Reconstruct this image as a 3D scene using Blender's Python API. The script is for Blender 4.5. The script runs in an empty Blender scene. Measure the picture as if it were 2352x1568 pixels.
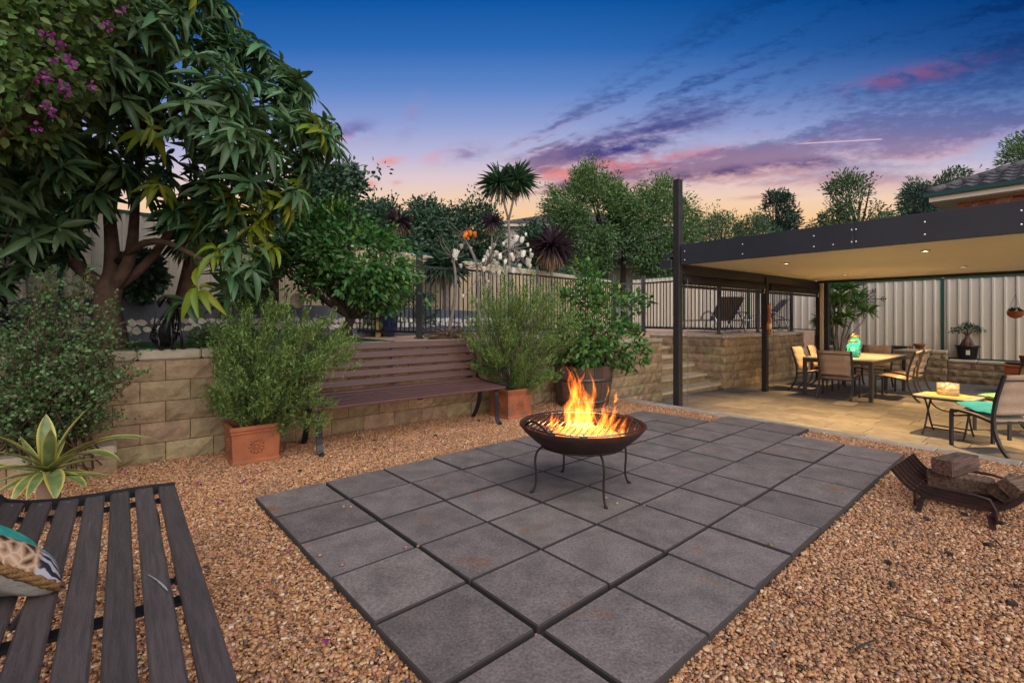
import bpy, bmesh, math, random
import numpy as np
from mathutils import Vector, Matrix, Euler
random.seed(7); rng = np.random.default_rng(7)
R = math.radians; PI = math.pi
sc = bpy.context.scene
C = sc.collection

# ------------------------------------------------------------------ camera
F, CX, CY, HC = 1108.5, 1176.0, 728.5, 1.32          # photo measured on a 2352 px wide view, camera 1.32 m up
cam = bpy.data.objects.new('camera', bpy.data.cameras.new('camera')); C.objects.link(cam)
cam.location = (0, 0, HC); cam.rotation_euler = (R(90), 0, 0)
cam.data.sensor_width = 36; cam.data.lens = 36 * F / 2352
cam.data.shift_y = -(784 - CY) / 2352
cam.data.clip_start = .05; cam.data.clip_end = 1000
sc.camera = cam

def P(px, py, d): return Vector(((px - CX) / F * d, d, HC - (py - CY) / F * d))
def G(px, py, z): return P(px, py, F * (HC - z) / (py - CY))
CA, SA = math.cos(R(39)), math.sin(R(39)); RZ = R(39)
def H(u, v, z=0.): return Vector((CA * u + SA * v, SA * u - CA * v, z))   # house frame: u to the back right, v to the front right

# ------------------------------------------------------------------ sky (dusk) and sun
class NT:
    def __init__(s, tree): s.t = tree; tree.nodes.clear()
    def n(s, kind, **kw):
        nd = s.t.nodes.new(kind)
        for k, v in kw.items():
            if k.startswith('i_'):
                nd.inputs[k[2:].replace('_', ' ')].default_value = v
            else: setattr(nd, k, v)
        return nd
    def l(s, a, b): s.t.links.new(a, b)
    def put(s, sock, v):
        if isinstance(v, (int, float)): sock.default_value = v
        elif isinstance(v, (tuple, list)): sock.default_value = tuple(v) + ((1.,) if len(v) == 3 and len(sock.default_value) == 4 else ())
        else: s.l(v, sock)
    def m(s, op, a, b=0., c=None, clamp=False):
        nd = s.n('ShaderNodeMath', operation=op, use_clamp=clamp)
        s.put(nd.inputs[0], a); s.put(nd.inputs[1], b)
        if c is not None: s.put(nd.inputs[2], c)
        return nd.outputs[0]
    def rng(s, v, a, b, c=0., d=1., smooth=True):
        nd = s.n('ShaderNodeMapRange', interpolation_type='SMOOTHSTEP' if smooth else 'LINEAR')
        for k, x in zip(('Value', 'From Min', 'From Max', 'To Min', 'To Max'), (v, a, b, c, d)): s.put(nd.inputs[k], x)
        return nd.outputs[0]
    def mix(s, f, a, b, mode='MIX'):
        nd = s.n('ShaderNodeMix', data_type='RGBA', blend_type=mode)
        s.put(nd.inputs[0], f); s.put(nd.inputs[6], a); s.put(nd.inputs[7], b)
        return nd.outputs[2]
    def xyz(s, x, y, z):
        nd = s.n('ShaderNodeCombineXYZ')
        for k, v in enumerate((x, y, z)): s.put(nd.inputs[k], v)
        return nd.outputs[0]
    def noise(s, vec, scale, detail=4, rough=.55, dist=0., w=False):
        nd = s.n('ShaderNodeTexNoise'); s.put(nd.inputs['Vector'], vec)
        nd.inputs['Scale'].default_value = scale; nd.inputs['Detail'].default_value = detail
        nd.inputs['Roughness'].default_value = rough; nd.inputs['Distortion'].default_value = dist
        return nd.outputs['Fac']
    def ramp(s, f, stops, interp='LINEAR'):
        nd = s.n('ShaderNodeValToRGB'); cr = nd.color_ramp; cr.interpolation = interp
        while len(cr.elements) < len(stops): cr.elements.new(.5)
        for e, (p, c) in zip(cr.elements, stops): e.position = p; e.color = tuple(c) + (1.,)
        s.put(nd.inputs[0], f); return nd.outputs[0]

def lin(r, g, b): return tuple((x / 255 / 12.92 if x / 255 <= .04045 else ((x / 255 + .055) / 1.055) ** 2.4) for x in (r, g, b))

EXPOSURE = 1.65
world = bpy.data.worlds.new('World'); sc.world = world; world.use_nodes = True
w = NT(world.node_tree)
tc = w.n('ShaderNodeTexCoord'); sep = w.n('ShaderNodeSeparateXYZ'); w.l(tc.outputs['Generated'], sep.inputs[0])
sx, sy, sz = sep.outputs
az = w.m('ARCTAN2', sx, sy)
el = w.m('ARCSINE', w.m('MINIMUM', sz, .9999))
hz = w.m('MULTIPLY', w.m('SUBTRACT', az, .0), .055)                     # the dusk glow sits a little lower to the right
caz = w.m('MAXIMUM', w.m('DIVIDE', sy, w.m('MAXIMUM', w.m('SQRT', w.m('ADD', w.m('MULTIPLY', sx, sx), w.m('MULTIPLY', sy, sy))), .001)), .66)
el = w.m('ARCTANGENT', w.m('DIVIDE', w.m('TANGENT', el), caz))
elr = w.rng(el, 0, R(45), smooth=False)
g = w.ramp(elr, [(0., lin(226, 140, 92)), (.19, lin(242, 172, 112)), (.255, lin(250, 204, 150)), (.305, lin(243, 209, 180)), (.355, lin(224, 202, 206)),
                 (.41, lin(188, 186, 216)), (.485, lin(144, 160, 212)), (.565, lin(94, 134, 200)), (.65, lin(46, 106, 182)), (.74, lin(14, 86, 162)), (.85, lin(2, 70, 142)), (1., lin(2, 52, 114))])
front = w.rng(sy, .1, .35)
yy = w.m('MAXIMUM', sy, .12)
gx = w.m('DIVIDE', sx, yy); gz = w.m('DIVIDE', sz, yy)
pxn = w.m('MULTIPLY_ADD', gx, F, CX); pyn = w.m('MULTIPLY_ADD', gz, -F, CY)   # fixed world directions written in photo units
# right side of the sky is darker
dark = w.m('MULTIPLY', w.rng(pxn, 1150, 2500), w.rng(pyn, 420, 60))
g = w.mix(w.m('MULTIPLY', dark, .55), g, lin(2, 30, 88))
# fan of streaked cloud spreading from low in the middle
dx = w.m('SUBTRACT', pxn, 900); dy = w.m('SUBTRACT', 474, pyn)
th = w.m('ARCTAN2', dy, dx); rr = w.m('LOGARITHM', w.m('MAXIMUM', w.m('SQRT', w.m('ADD', w.m('MULTIPLY', dx, dx), w.m('MULTIPLY', dy, dy))), 1.), 2.718)
warp = w.noise(w.xyz(w.m('MULTIPLY', pxn, .004), w.m('MULTIPLY', pyn, .009), 0.), 1., 5, .65)
thw = w.m('ADD', th, w.m('MULTIPLY', w.m('SUBTRACT', warp, .5), .11))
big = w.noise(w.xyz(w.m('MULTIPLY', thw, 13.), w.m('MULTIPLY', rr, 1.1), 3.3), 1., 3, .5)
big2 = w.noise(w.xyz(w.m('MULTIPLY', w.m('ADD', thw, .017), 13.), w.m('MULTIPLY', rr, 1.1), 3.3), 1., 3, .5)
rip = w.noise(w.xyz(w.m('MULTIPLY', w.m('ADD', pxn, w.m('MULTIPLY', pyn, .9)), .028), w.m('MULTIPLY', pyn, .075), 0.), 1., 4, .62)
cov = w.m('MULTIPLY', w.rng(th, .015, .07), w.rng(th, .62, .40))
cov = w.m('MULTIPLY', cov, w.rng(rr, 5.45, 5.95)); cov = w.m('MULTIPLY', cov, front)
s0 = w.m('ADD', big, w.m('MULTIPLY', w.m('SUBTRACT', rip, .5), w.rng(th, .02, .2, .10, .34)))
den = w.m('MULTIPLY', w.rng(w.m('ADD', s0, w.rng(pxn, 1500, 2300, 0., .05)), .44, .64), cov)
s1 = w.m('ADD', big2, w.m('MULTIPLY', w.m('SUBTRACT', rip, .5), .22))
lit = w.m('MULTIPLY', w.m('MULTIPLY', w.rng(s1, .44, .60), cov), w.rng(pyn, 210, 390))
pink = w.ramp(w.rng(pyn, 150, 430), [(0., lin(120, 84, 130)), (.6, lin(190, 126, 146)), (1., lin(244, 166, 140))])
g = w.mix(w.m('MULTIPLY', lit, .42), g, pink)
ccol = w.ramp(w.rng(pyn, 20, 430), [(0., lin(3, 32, 88)), (.45, lin(36, 64, 132)), (.8, lin(62, 70, 134)), (1., lin(120, 92, 134))])
g = w.mix(w.m('MULTIPLY', den, w.rng(rr, 6.2, 7.2, .80, .54)), g, ccol)
# pink patch inside the right hand cloud
def gauss(cx_, cy_, a, sx_, sy_):
    ca, sa = math.cos(a), math.sin(a)
    ex = w.m('SUBTRACT', pxn, cx_); ey = w.m('SUBTRACT', cy_, pyn)
    p = w.m('DIVIDE', w.m('ADD', w.m('MULTIPLY', ex, ca), w.m('MULTIPLY', ey, sa)), sx_)
    q = w.m('DIVIDE', w.m('SUBTRACT', w.m('MULTIPLY', ey, ca), w.m('MULTIPLY', ex, sa)), sy_)
    return w.m('EXPONENT', w.m('MULTIPLY', w.m('ADD', w.m('MULTIPLY', p, p), w.m('MULTIPLY', q, q)), -1.))
wisp = w.noise(w.xyz(w.m('MULTIPLY', pxn, .012), w.m('MULTIPLY', pyn, .03), 7.), 1., 5, .6)
for (a_, b_, an, sx_, sy_, col, k) in [
        (2090, 175, .2, 150, 22, (150, 84, 128), .6), (1420, 345, .32, 190, 42, (56, 62, 130), 1.0), (1330, 392, .16, 130, 16, (246, 140, 122), .9),
        (1500, 372, .2, 170, 14, (204, 110, 120), .7), (1640, 400, .1, 200, 12, (84, 62, 116), .9), (1830, 377, .09, 210, 12, (78, 66, 122), .8),
        (812, 300, .1, 46, 20, (104, 106, 168), .9), (800, 322, .1, 44, 10, (222, 150, 170), .8), (898, 371, .15, 32, 11, (236, 150, 148), .95),
        (1068, 352, .1, 48, 18, (146, 124, 170), .9), (1005, 362, .1, 36, 14, (226, 160, 176), .7), (945, 270, 1.2, 50, 18, (150, 140, 190), .6),
        (846, 425, .1, 18, 9, (226, 140, 120), .95), (914, 421, .0, 13, 6, (216, 146, 136), .8), (1760, 452, .05, 70, 5, (190, 122, 118), .6)]:
    gg = w.m('MULTIPLY', w.m('MULTIPLY', gauss(a_, b_, an, sx_, sy_), w.rng(wisp, .34, .62)), front)
    g = w.mix(w.m('MULTIPLY', gg, k), g, lin(*col))
con = w.m('MULTIPLY', w.m('MULTIPLY', w.m('MULTIPLY', w.rng(w.m('ABSOLUTE', w.m('ADD', w.m('SUBTRACT', pyn, 325), w.m('MULTIPLY', w.m('SUBTRACT', pxn, 1930), .055))), 2.6, .6), w.rng(pxn, 1810, 1860)), w.rng(pxn, 2030, 2020)), front)
g = w.mix(w.m('MULTIPLY', con, .6), g, lin(238, 205, 215))
bg = w.n('ShaderNodeBackground'); w.l(g, bg.inputs[0]); bg.inputs[1].default_value = 2 ** -EXPOSURE
wo = w.n('ShaderNodeOutputWorld'); w.l(bg.outputs[0], wo.inputs[0])

sun = bpy.data.objects.new('sun', bpy.data.lights.new('sun', 'SUN')); C.objects.link(sun)
sun.data.energy = 1.5; sun.data.angle = R(95); sun.data.color = (1., .955, .91)
sun.rotation_euler = (R(54), 0, R(20))

vs = sc.view_settings
sc.display_settings.display_device = 'sRGB'
vs.view_transform = 'Standard'; vs.look = 'None'; vs.exposure = EXPOSURE; vs.gamma = 1; vs.use_curve_mapping = False
cy = sc.cycles
cy.use_denoising = True; cy.max_bounces = 6; cy.diffuse_bounces = 3; cy.glossy_bounces = 3; cy.transmission_bounces = 6; cy.transparent_max_bounces = 14
cy.sample_clamp_indirect = 4.; cy.caustics_reflective = False; cy.caustics_refractive = False

# ------------------------------------------------------------------ materials
MATS = {}
def mat(name, col, rough=.6, col2=None, scale=6., detail=5, bump=0., bscale=60., metal=0., rnd=.0, island=0., spec=.4, trans=0., stretch=(1, 1, 1), col3=None, scale3=1.5, thr3=(.55, .7), emit=None, thr=(.3, .7), coat=0., fine=0., fscale=220., obj=False):
    m_ = bpy.data.materials.new(name); m_.use_nodes = True; MATS[name] = m_
    t = NT(m_.node_tree)
    geo = t.n('ShaderNodeNewGeometry'); mp = t.n('ShaderNodeVectorMath', operation='MULTIPLY'); t.l(geo.outputs['Position'], mp.inputs[0]); mp.inputs[1].default_value = stretch
    vec = mp.outputs[0]
    if obj:
        tco = t.n('ShaderNodeTexCoord'); oin = t.n('ShaderNodeObjectInfo'); ofs = t.n('ShaderNodeVectorMath', operation='ADD'); t.l(tco.outputs['Object'], ofs.inputs[0])
        t.l(t.xyz(t.m('MULTIPLY', oin.outputs['Random'], 61.), t.m('MULTIPLY', oin.outputs['Random'], 23.), 0.), ofs.inputs[1]); t.l(ofs.outputs[0], mp.inputs[0])
    c = tuple(col)
    if col2 is not None:
        c = t.mix(t.rng(t.noise(vec, scale, detail, .6), thr[0], thr[1]), tuple(col), tuple(col2))
    if col3 is not None:
        c = t.mix(t.rng(t.noise(vec, scale3, 6, .65), thr3[0], thr3[1]), c, tuple(col3))
    if fine:
        fz = t.rng(t.noise(geo.outputs['Position'], fscale, 3, .7), .3, .7, 1 - fine, 1 + fine, False); c = t.mix(1., c, t.xyz(fz, fz, fz), 'MULTIPLY')
    if rnd or island:
        h = t.n('ShaderNodeHueSaturation'); t.put(h.inputs['Color'], c)
        if rnd:
            oi = t.n('ShaderNodeObjectInfo'); v_ = oi.outputs['Random']; k_ = rnd
        else: v_ = geo.outputs['Random Per Island']; k_ = island
        t.l(t.m('MULTIPLY_ADD', v_, 2 * k_, 1 - k_), h.inputs['Value'])
        v2 = t.m('FRACT', t.m('MULTIPLY', v_, 17.3))
        t.l(t.m('MULTIPLY_ADD', v2, .06 * min(1, k_ * 3), .5 - .03 * min(1, k_ * 3)), h.inputs['Hue'])
        c = h.outputs[0]
    b = t.n('ShaderNodeBsdfPrincipled'); t.put(b.inputs['Base Color'], c)
    b.inputs['Roughness'].default_value = rough; b.inputs['Metallic'].default_value = metal
    b.inputs['Specular IOR Level'].default_value = spec; b.inputs['Coat Weight'].default_value = coat
    if bump:
        bn = t.n('ShaderNodeBump'); bn.inputs['Strength'].default_value = min(1, bump); bn.inputs['Distance'].default_value = .01 * max(1, bump)
        t.l(t.noise(vec, bscale, 4, .6), bn.inputs['Height']); t.l(bn.outputs[0], b.inputs['Normal'])
    if emit is not None:
        b.inputs['Emission Color'].default_value = tuple(emit[:3]) + (1,); b.inputs['Emission Strength'].default_value = emit[3]
    out = t.n('ShaderNodeOutputMaterial'); sh = b.outputs[0]
    if trans:
        tr = t.n('ShaderNodeBsdfTranslucent'); t.put(tr.inputs[0], c)
        mx = t.n('ShaderNodeMixShader'); mx.inputs[0].default_value = trans; t.l(sh, mx.inputs[1]); t.l(tr.outputs[0], mx.inputs[2]); sh = mx.outputs[0]
    t.l(sh, out.inputs[0]); return m_

mat('slab', (.205, .172, .160), .76, (.135, .114, .108), 5.5, 7, .4, 120, rnd=.16, col3=(.20, .10, .05), scale3=2.6, thr3=(.58, .72), spec=.3, fine=.42, fscale=75.)
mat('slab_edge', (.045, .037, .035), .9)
mat('gravel_bed', (.20, .125, .075), .95, (.10, .06, .04), 40, 4, 1, 70)
mat('paver', (.185, .172, .16), .6, (.125, .117, .11), 5, 5, .25, 200, rnd=.2, spec=.35, fine=.15)
mat('joint', (.10, .085, .07), .9)
mat('edging', (.40, .36, .30), .8, (.29, .255, .205), 9, 5, .3, 180, rnd=.07, stretch=(1, 1, 1))
mat('block', (.40, .295, .17), .9, (.27, .195, .112), 9, 6, 1.0, 38, fine=.18, fscale=120., rnd=.2, col3=(.20, .15, .095), scale3=2.2, thr3=(.52, .75))
mat('block_top', (.50, .43, .32), .85, (.40, .33, .235), 6, 5, .4, 120, rnd=.08, col3=(.26, .215, .16), scale3=3, thr3=(.55, .75))
mat('mortar', (.085, .062, .042), .95)
mat('step_top', (.52, .43, .30), .8, (.42, .34, .23), 5, 5, .35, 140, rnd=.07)
mat('soil', (.055, .036, .025), .95, (.11, .06, .035), 22, 5, 1, 60)
mat('mulch', (.14, .065, .035), .95, (.06, .03, .02), 30, 5, 1, 50)
mat('lawn', (.05, .13, .025), .9, (.03, .085, .02), 12, 5, .6, 120)
mat('earth', (.10, .10, .05), .95, (.06, .075, .035), .6, 5)
mat('coping', (.55, .36, .26), .8, (.47, .30, .215), 8, 4, .2, 150)
mat('render_grey', (.105, .112, .135), .8, (.085, .092, .115), 4, 5, .35, 130)
mat('white_stone', (.66, .62, .54), .7, (.48, .40, .31), 9, 3, .2, 90, rnd=.22)
mat('pool_water', (.02, .10, .30), .05, spec=.6)
mat('steel_black', (.012, .013, .016), .42, spec=.5)
mat('post_black', (.030, .026, .025), .5, (.022, .02, .02), 10, 4, .1, 100)
mat('fascia', (.034, .038, .046), .42, (.026, .029, .036), 1.2, 3, spec=.5)
mat('screw', (.75, .75, .75), .3, metal=1.)
mat('ceiling', (.76, .70, .58), .55, (.73, .67, .55), 1.2, 3)
mat('fence_cream', (.66, .60, .48), .55, (.60, .54, .43), 1.2, 4, rnd=.03, col3=(.50, .43, .33), scale3=2.5, thr3=(.6, .8), stretch=(1, 1, .25))
mat('fence_green', (.012, .085, .058), .5)
mat('reed', (.50, .41, .275), .85, (.36, .285, .18), 30, 5, .8, 60, stretch=(1.6, 1.6, .12), col3=(.16, .12, .08), scale3=7, thr3=(.56, .72), rnd=.1)
mat('brick', (.36, .10, .055), .85, (.28, .085, .05), 10, 5, .6, 60, rnd=.28, col3=(.45, .26, .18), scale3=2.2, thr3=(.5, .62))
mat('brick_mortar', (.62, .57, .50), .95)
mat('roof_tile', (.085, .078, .085), .75, (.055, .052, .058), 8, 4, .4, 60, rnd=.16)
mat('gutter', (.012, .07, .062), .4)
mat('eave', (.70, .64, .52), .6)
mat('roof_far', (.105, .10, .105), .8, (.07, .068, .074), 5, 4, .3, 40, rnd=.12)
mat('wall_pale', (.55, .52, .48), .8)
mat('slat_brown', (.098, .046, .041), .42, (.066, .033, .030), 6, 6, .35, 30, rnd=.14, stretch=(1, 14, 14), spec=.5, obj=True, col3=(.20, .14, .13), scale3=5, thr3=(.68, .76))
mat('slat_sky_grey', (.125, .100, .098), .40, (.080, .064, .064), 6, 6, .6, 26, rnd=.12, spec=.55, stretch=(1, 16, 16), obj=True, col3=(.21, .19, .185), scale3=5, thr3=(.67, .75))  # near bench: worn brown with the sky's grey reflection mixed into the colour
mat('terracotta', (.37, .12, .05), .8, (.25, .08, .036), 5, 6, .4, 120, fine=.12, col3=(.20, .095, .055), scale3=5, thr3=(.5, .68))
mat('barrel_wood', (.125, .078, .048), .8, (.065, .042, .028), 16, 6, .7, 60, rnd=.35, stretch=(1, 1, .12), obj=True, fine=.2)
mat('barrel_hoop', (.13, .125, .12), .5, (.10, .075, .06), 12, 4, .2, 80, metal=.6)
mat('rust', (.050, .022, .017), .58, (.027, .015, .013), 9, 6, .5, 130, metal=.25)
mat('rust_dark', (.035, .018, .015), .6, (.022, .014, .013), 9, 5, .4, 120, metal=.3)
mat('iron', (.05, .047, .047), .42, metal=.8)
mat('chrome_bar', (.30, .29, .29), .32, metal=1.)
mat('charred', (.02, .016, .014), .9, (.07, .05, .04), 10, 5, .8, 60)
mat('ember', (.30, .06, .02), .9, (.03, .02, .018), 14, 4, .6, 60, emit=(1., .22, .03, .9))
mat('log', (.20, .125, .080), .85, (.055, .034, .024), 5, 6, 1., 22, stretch=(14, 1.2, 14), obj=True, rnd=.25, fine=.2)
mat('log_end', (.30, .22, .15), .9, (.15, .10, .07), 16, 5, .6, 80, rnd=.12)
mat('frame_grey', (.075, .070, .066), .4, metal=.4)
mat('frame_dark', (.035, .037, .042), .45, metal=.3)
mat('sling', (.47, .345, .255), .75, (.42, .30, .215), 60, 3, .3, 400)
mat('sling_dark', (.19, .165, .15), .8)
mat('silver', (.55, .57, .62), .3, metal=.9)
mat('table_top', (.47, .42, .335), .28, (.42, .375, .30), 5, 3)
mat('teal_cushion', (.02, .30, .42), .9, (.015, .23, .34), 12, 4, .3, 120)
mat('green_cushion', (.22, .58, .26), .9, (.18, .50, .22), 12, 4, .3, 120)
mat('red_pot', (.48, .012, .012), .3)
mat('black_pot', (.018, .019, .022), .4)
mat('blue_pot', (.008, .02, .11), .18, (.006, .015, .08), 5, 3, coat=.5)
mat('yellow_timber', (.60, .47, .20), .7, (.52, .40, .17), 8, 3)
mat('orange_wood', (.42, .13, .025), .35, (.30, .085, .015), 10, 4, coat=.4)
mat('chip', (.34, .32, .31), .8)
mat('dial', (.75, .70, .55), .4)
mat('cream_post', (.60, .50, .36), .6)
mat('blind', (.022, .018, .016), .8)
mat('candle', (.8, .7, .5), .5, emit=(1., .55, .16, 3.))
mat('lamp_lens', (.9, .8, .6), .3, emit=(1., .66, .30, 26.))
mat('brass', (.55, .36, .10), .35, metal=.7)
mat('stray', (.36, .20, .11), .6, rnd=.3)
mat('shell', (.72, .52, .38), .5, (.80, .70, .60), 20, 3, rnd=.15)
mat('sand', (.55, .40, .26), .9)
mat('doily', (.50, .43, .14), .9, (.42, .36, .11), 60, 2, .5, 200)
mat('rope', (.38, .215, .085), .9, (.26, .14, .05), 60, 4, 1., 160)
mat('bark', (.15, .090, .062), .9, (.085, .052, .038), 10, 6, 1., 40)
mat('bark_grey', (.24, .20, .17), .85, (.15, .125, .105), 10, 5, .8, 50)
mat('bark_dark', (.055, .04, .03), .9, (.03, .024, .02), 10, 5, .8, 50)
mat('stem_brown', (.13, .085, .055), .85)
L_ = dict(rough=.42, island=.42, spec=.45)
mat('leaf_mango', (.080, .165, .066), trans=.22, **L_)
mat('leaf_mango_young', (.21, .27, .022), trans=.35, rough=.4, island=.3)
mat('leaf_boug', (.075, .135, .028), trans=.3, rough=.45, island=.5)
mat('flower_magenta', (.27, .035, .24), trans=.3, rough=.6, island=.25)
mat('leaf_jade', (.085, .165, .055), trans=.12, rough=.35, island=.5)
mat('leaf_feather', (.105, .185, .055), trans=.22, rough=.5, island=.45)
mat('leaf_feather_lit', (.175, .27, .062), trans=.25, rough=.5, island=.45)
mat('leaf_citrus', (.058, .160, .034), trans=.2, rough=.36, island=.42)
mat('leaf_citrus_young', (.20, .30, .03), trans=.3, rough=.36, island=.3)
mat('leaf_hedge', (.040, .088, .046), trans=.12, rough=.42, island=.55)
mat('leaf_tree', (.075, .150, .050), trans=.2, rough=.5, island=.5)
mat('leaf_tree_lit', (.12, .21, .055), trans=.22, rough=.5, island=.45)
mat('leaf_gum', (.07, .125, .062), trans=.2, rough=.5, island=.5)
mat('leaf_conifer', (.028, .070, .048), trans=.1, rough=.6, island=.5)
mat('leaf_sword', (.052, .125, .056), trans=.15, rough=.45, island=.4)
mat('leaf_purple', (.060, .036, .052), trans=.1, rough=.45, island=.5)
mat('leaf_dry', (.30, .22, .13), trans=.15, rough=.7, island=.35)
mat('leaf_dracaena', (.085, .20, .035), trans=.2, rough=.45, island=.4)
mat('petal', (.80, .77, .66), trans=.3, rough=.55, island=.1)
mat('petal_orange', (.85, .24, .02), trans=.3, rough=.55, island=.15)
mat('fruit_yellow', (.75, .42, .02), .5)

# leaf with a pale yellow margin for the strappy plant
m_ = bpy.data.materials.new('leaf_strap'); m_.use_nodes = True; MATS['leaf_strap'] = m_
t = NT(m_.node_tree); uv = t.n('ShaderNodeUVMap'); sp = t.n('ShaderNodeSeparateXYZ'); t.l(uv.outputs[0], sp.inputs[0])
geo = t.n('ShaderNodeNewGeometry')
edge = t.rng(t.m('ABSOLUTE', t.m('SUBTRACT', sp.outputs[0], .5)), .30, .46)
c1 = t.mix(t.rng(t.noise(geo.outputs['Position'], 14., 4), .35, .65), (.115, .165, .05), (.19, .235, .09))
c1 = t.mix(edge, c1, (.50, .42, .09)); c1 = t.mix(t.rng(sp.outputs[1], .93, 1.), c1, (.42, .20, .09))
b = t.n('ShaderNodeBsdfPrincipled'); t.l(c1, b.inputs['Base Color']); b.inputs['Roughness'].default_value = .4
tr = t.n('ShaderNodeBsdfTranslucent'); t.l(c1, tr.inputs[0]); mx = t.n('ShaderNodeMixShader'); mx.inputs[0].default_value = .15
o_ = t.n('ShaderNodeOutputMaterial'); t.l(b.outputs[0], mx.inputs[1]); t.l(tr.outputs[0], mx.inputs[2]); t.l(mx.outputs[0], o_.inputs[0])

# pebbles: one colour for each stone
m_ = bpy.data.materials.new('pebble'); m_.use_nodes = True; MATS['pebble'] = m_
t = NT(m_.node_tree); oi = t.n('ShaderNodeObjectInfo')
cr = t.ramp(oi.outputs['Random'], [(0., (.36, .165, .066)), (.15, (.50, .255, .098)), (.32, (.21, .095, .045)), (.42, (.55, .335, .175)), (.55, (.42, .19, .105)), (.66, (.50, .275, .13)),
                                   (.77, (.165, .078, .045)), (.84, (.49, .24, .15)), (.92, (.66, .48, .32)), (.975, (.115, .092, .082))], 'CONSTANT')
geo = t.n('ShaderNodeNewGeometry')
cr = t.mix(t.rng(t.noise(geo.outputs['Position'], 2.2, 5, .6), .46, .74, 0., .45), cr, (.18, .10, .06))     # dirt lying in patches
b = t.n('ShaderNodeBsdfPrincipled'); t.l(cr, b.inputs['Base Color']); b.inputs['Roughness'].default_value = .55
o_ = t.n('ShaderNodeOutputMaterial'); t.l(b.outputs[0], o_.inputs[0])

# tinted glass
def glass(name, col, rough=.03, f=.75):
    m = bpy.data.materials.new(name); m.use_nodes = True; MATS[name] = m; t = NT(m.node_tree)
    a = t.n('ShaderNodeBsdfTransparent'); a.inputs[0].default_value = col + (1,)
    b = t.n('ShaderNodeBsdfPrincipled'); b.inputs['Base Color'].default_value = col + (1,); b.inputs['Roughness'].default_value = rough
    mx = t.n('ShaderNodeMixShader'); mx.inputs[0].default_value = 1 - f; t.l(a.outputs[0], mx.inputs[1]); t.l(b.outputs[0], mx.inputs[2])
    o = t.n('ShaderNodeOutputMaterial'); t.l(mx.outputs[0], o.inputs[0])
glass('glass_teal', (.30, .76, .80), f=.66); glass('glass_clear', (.9, .88, .82), f=.82)

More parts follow.
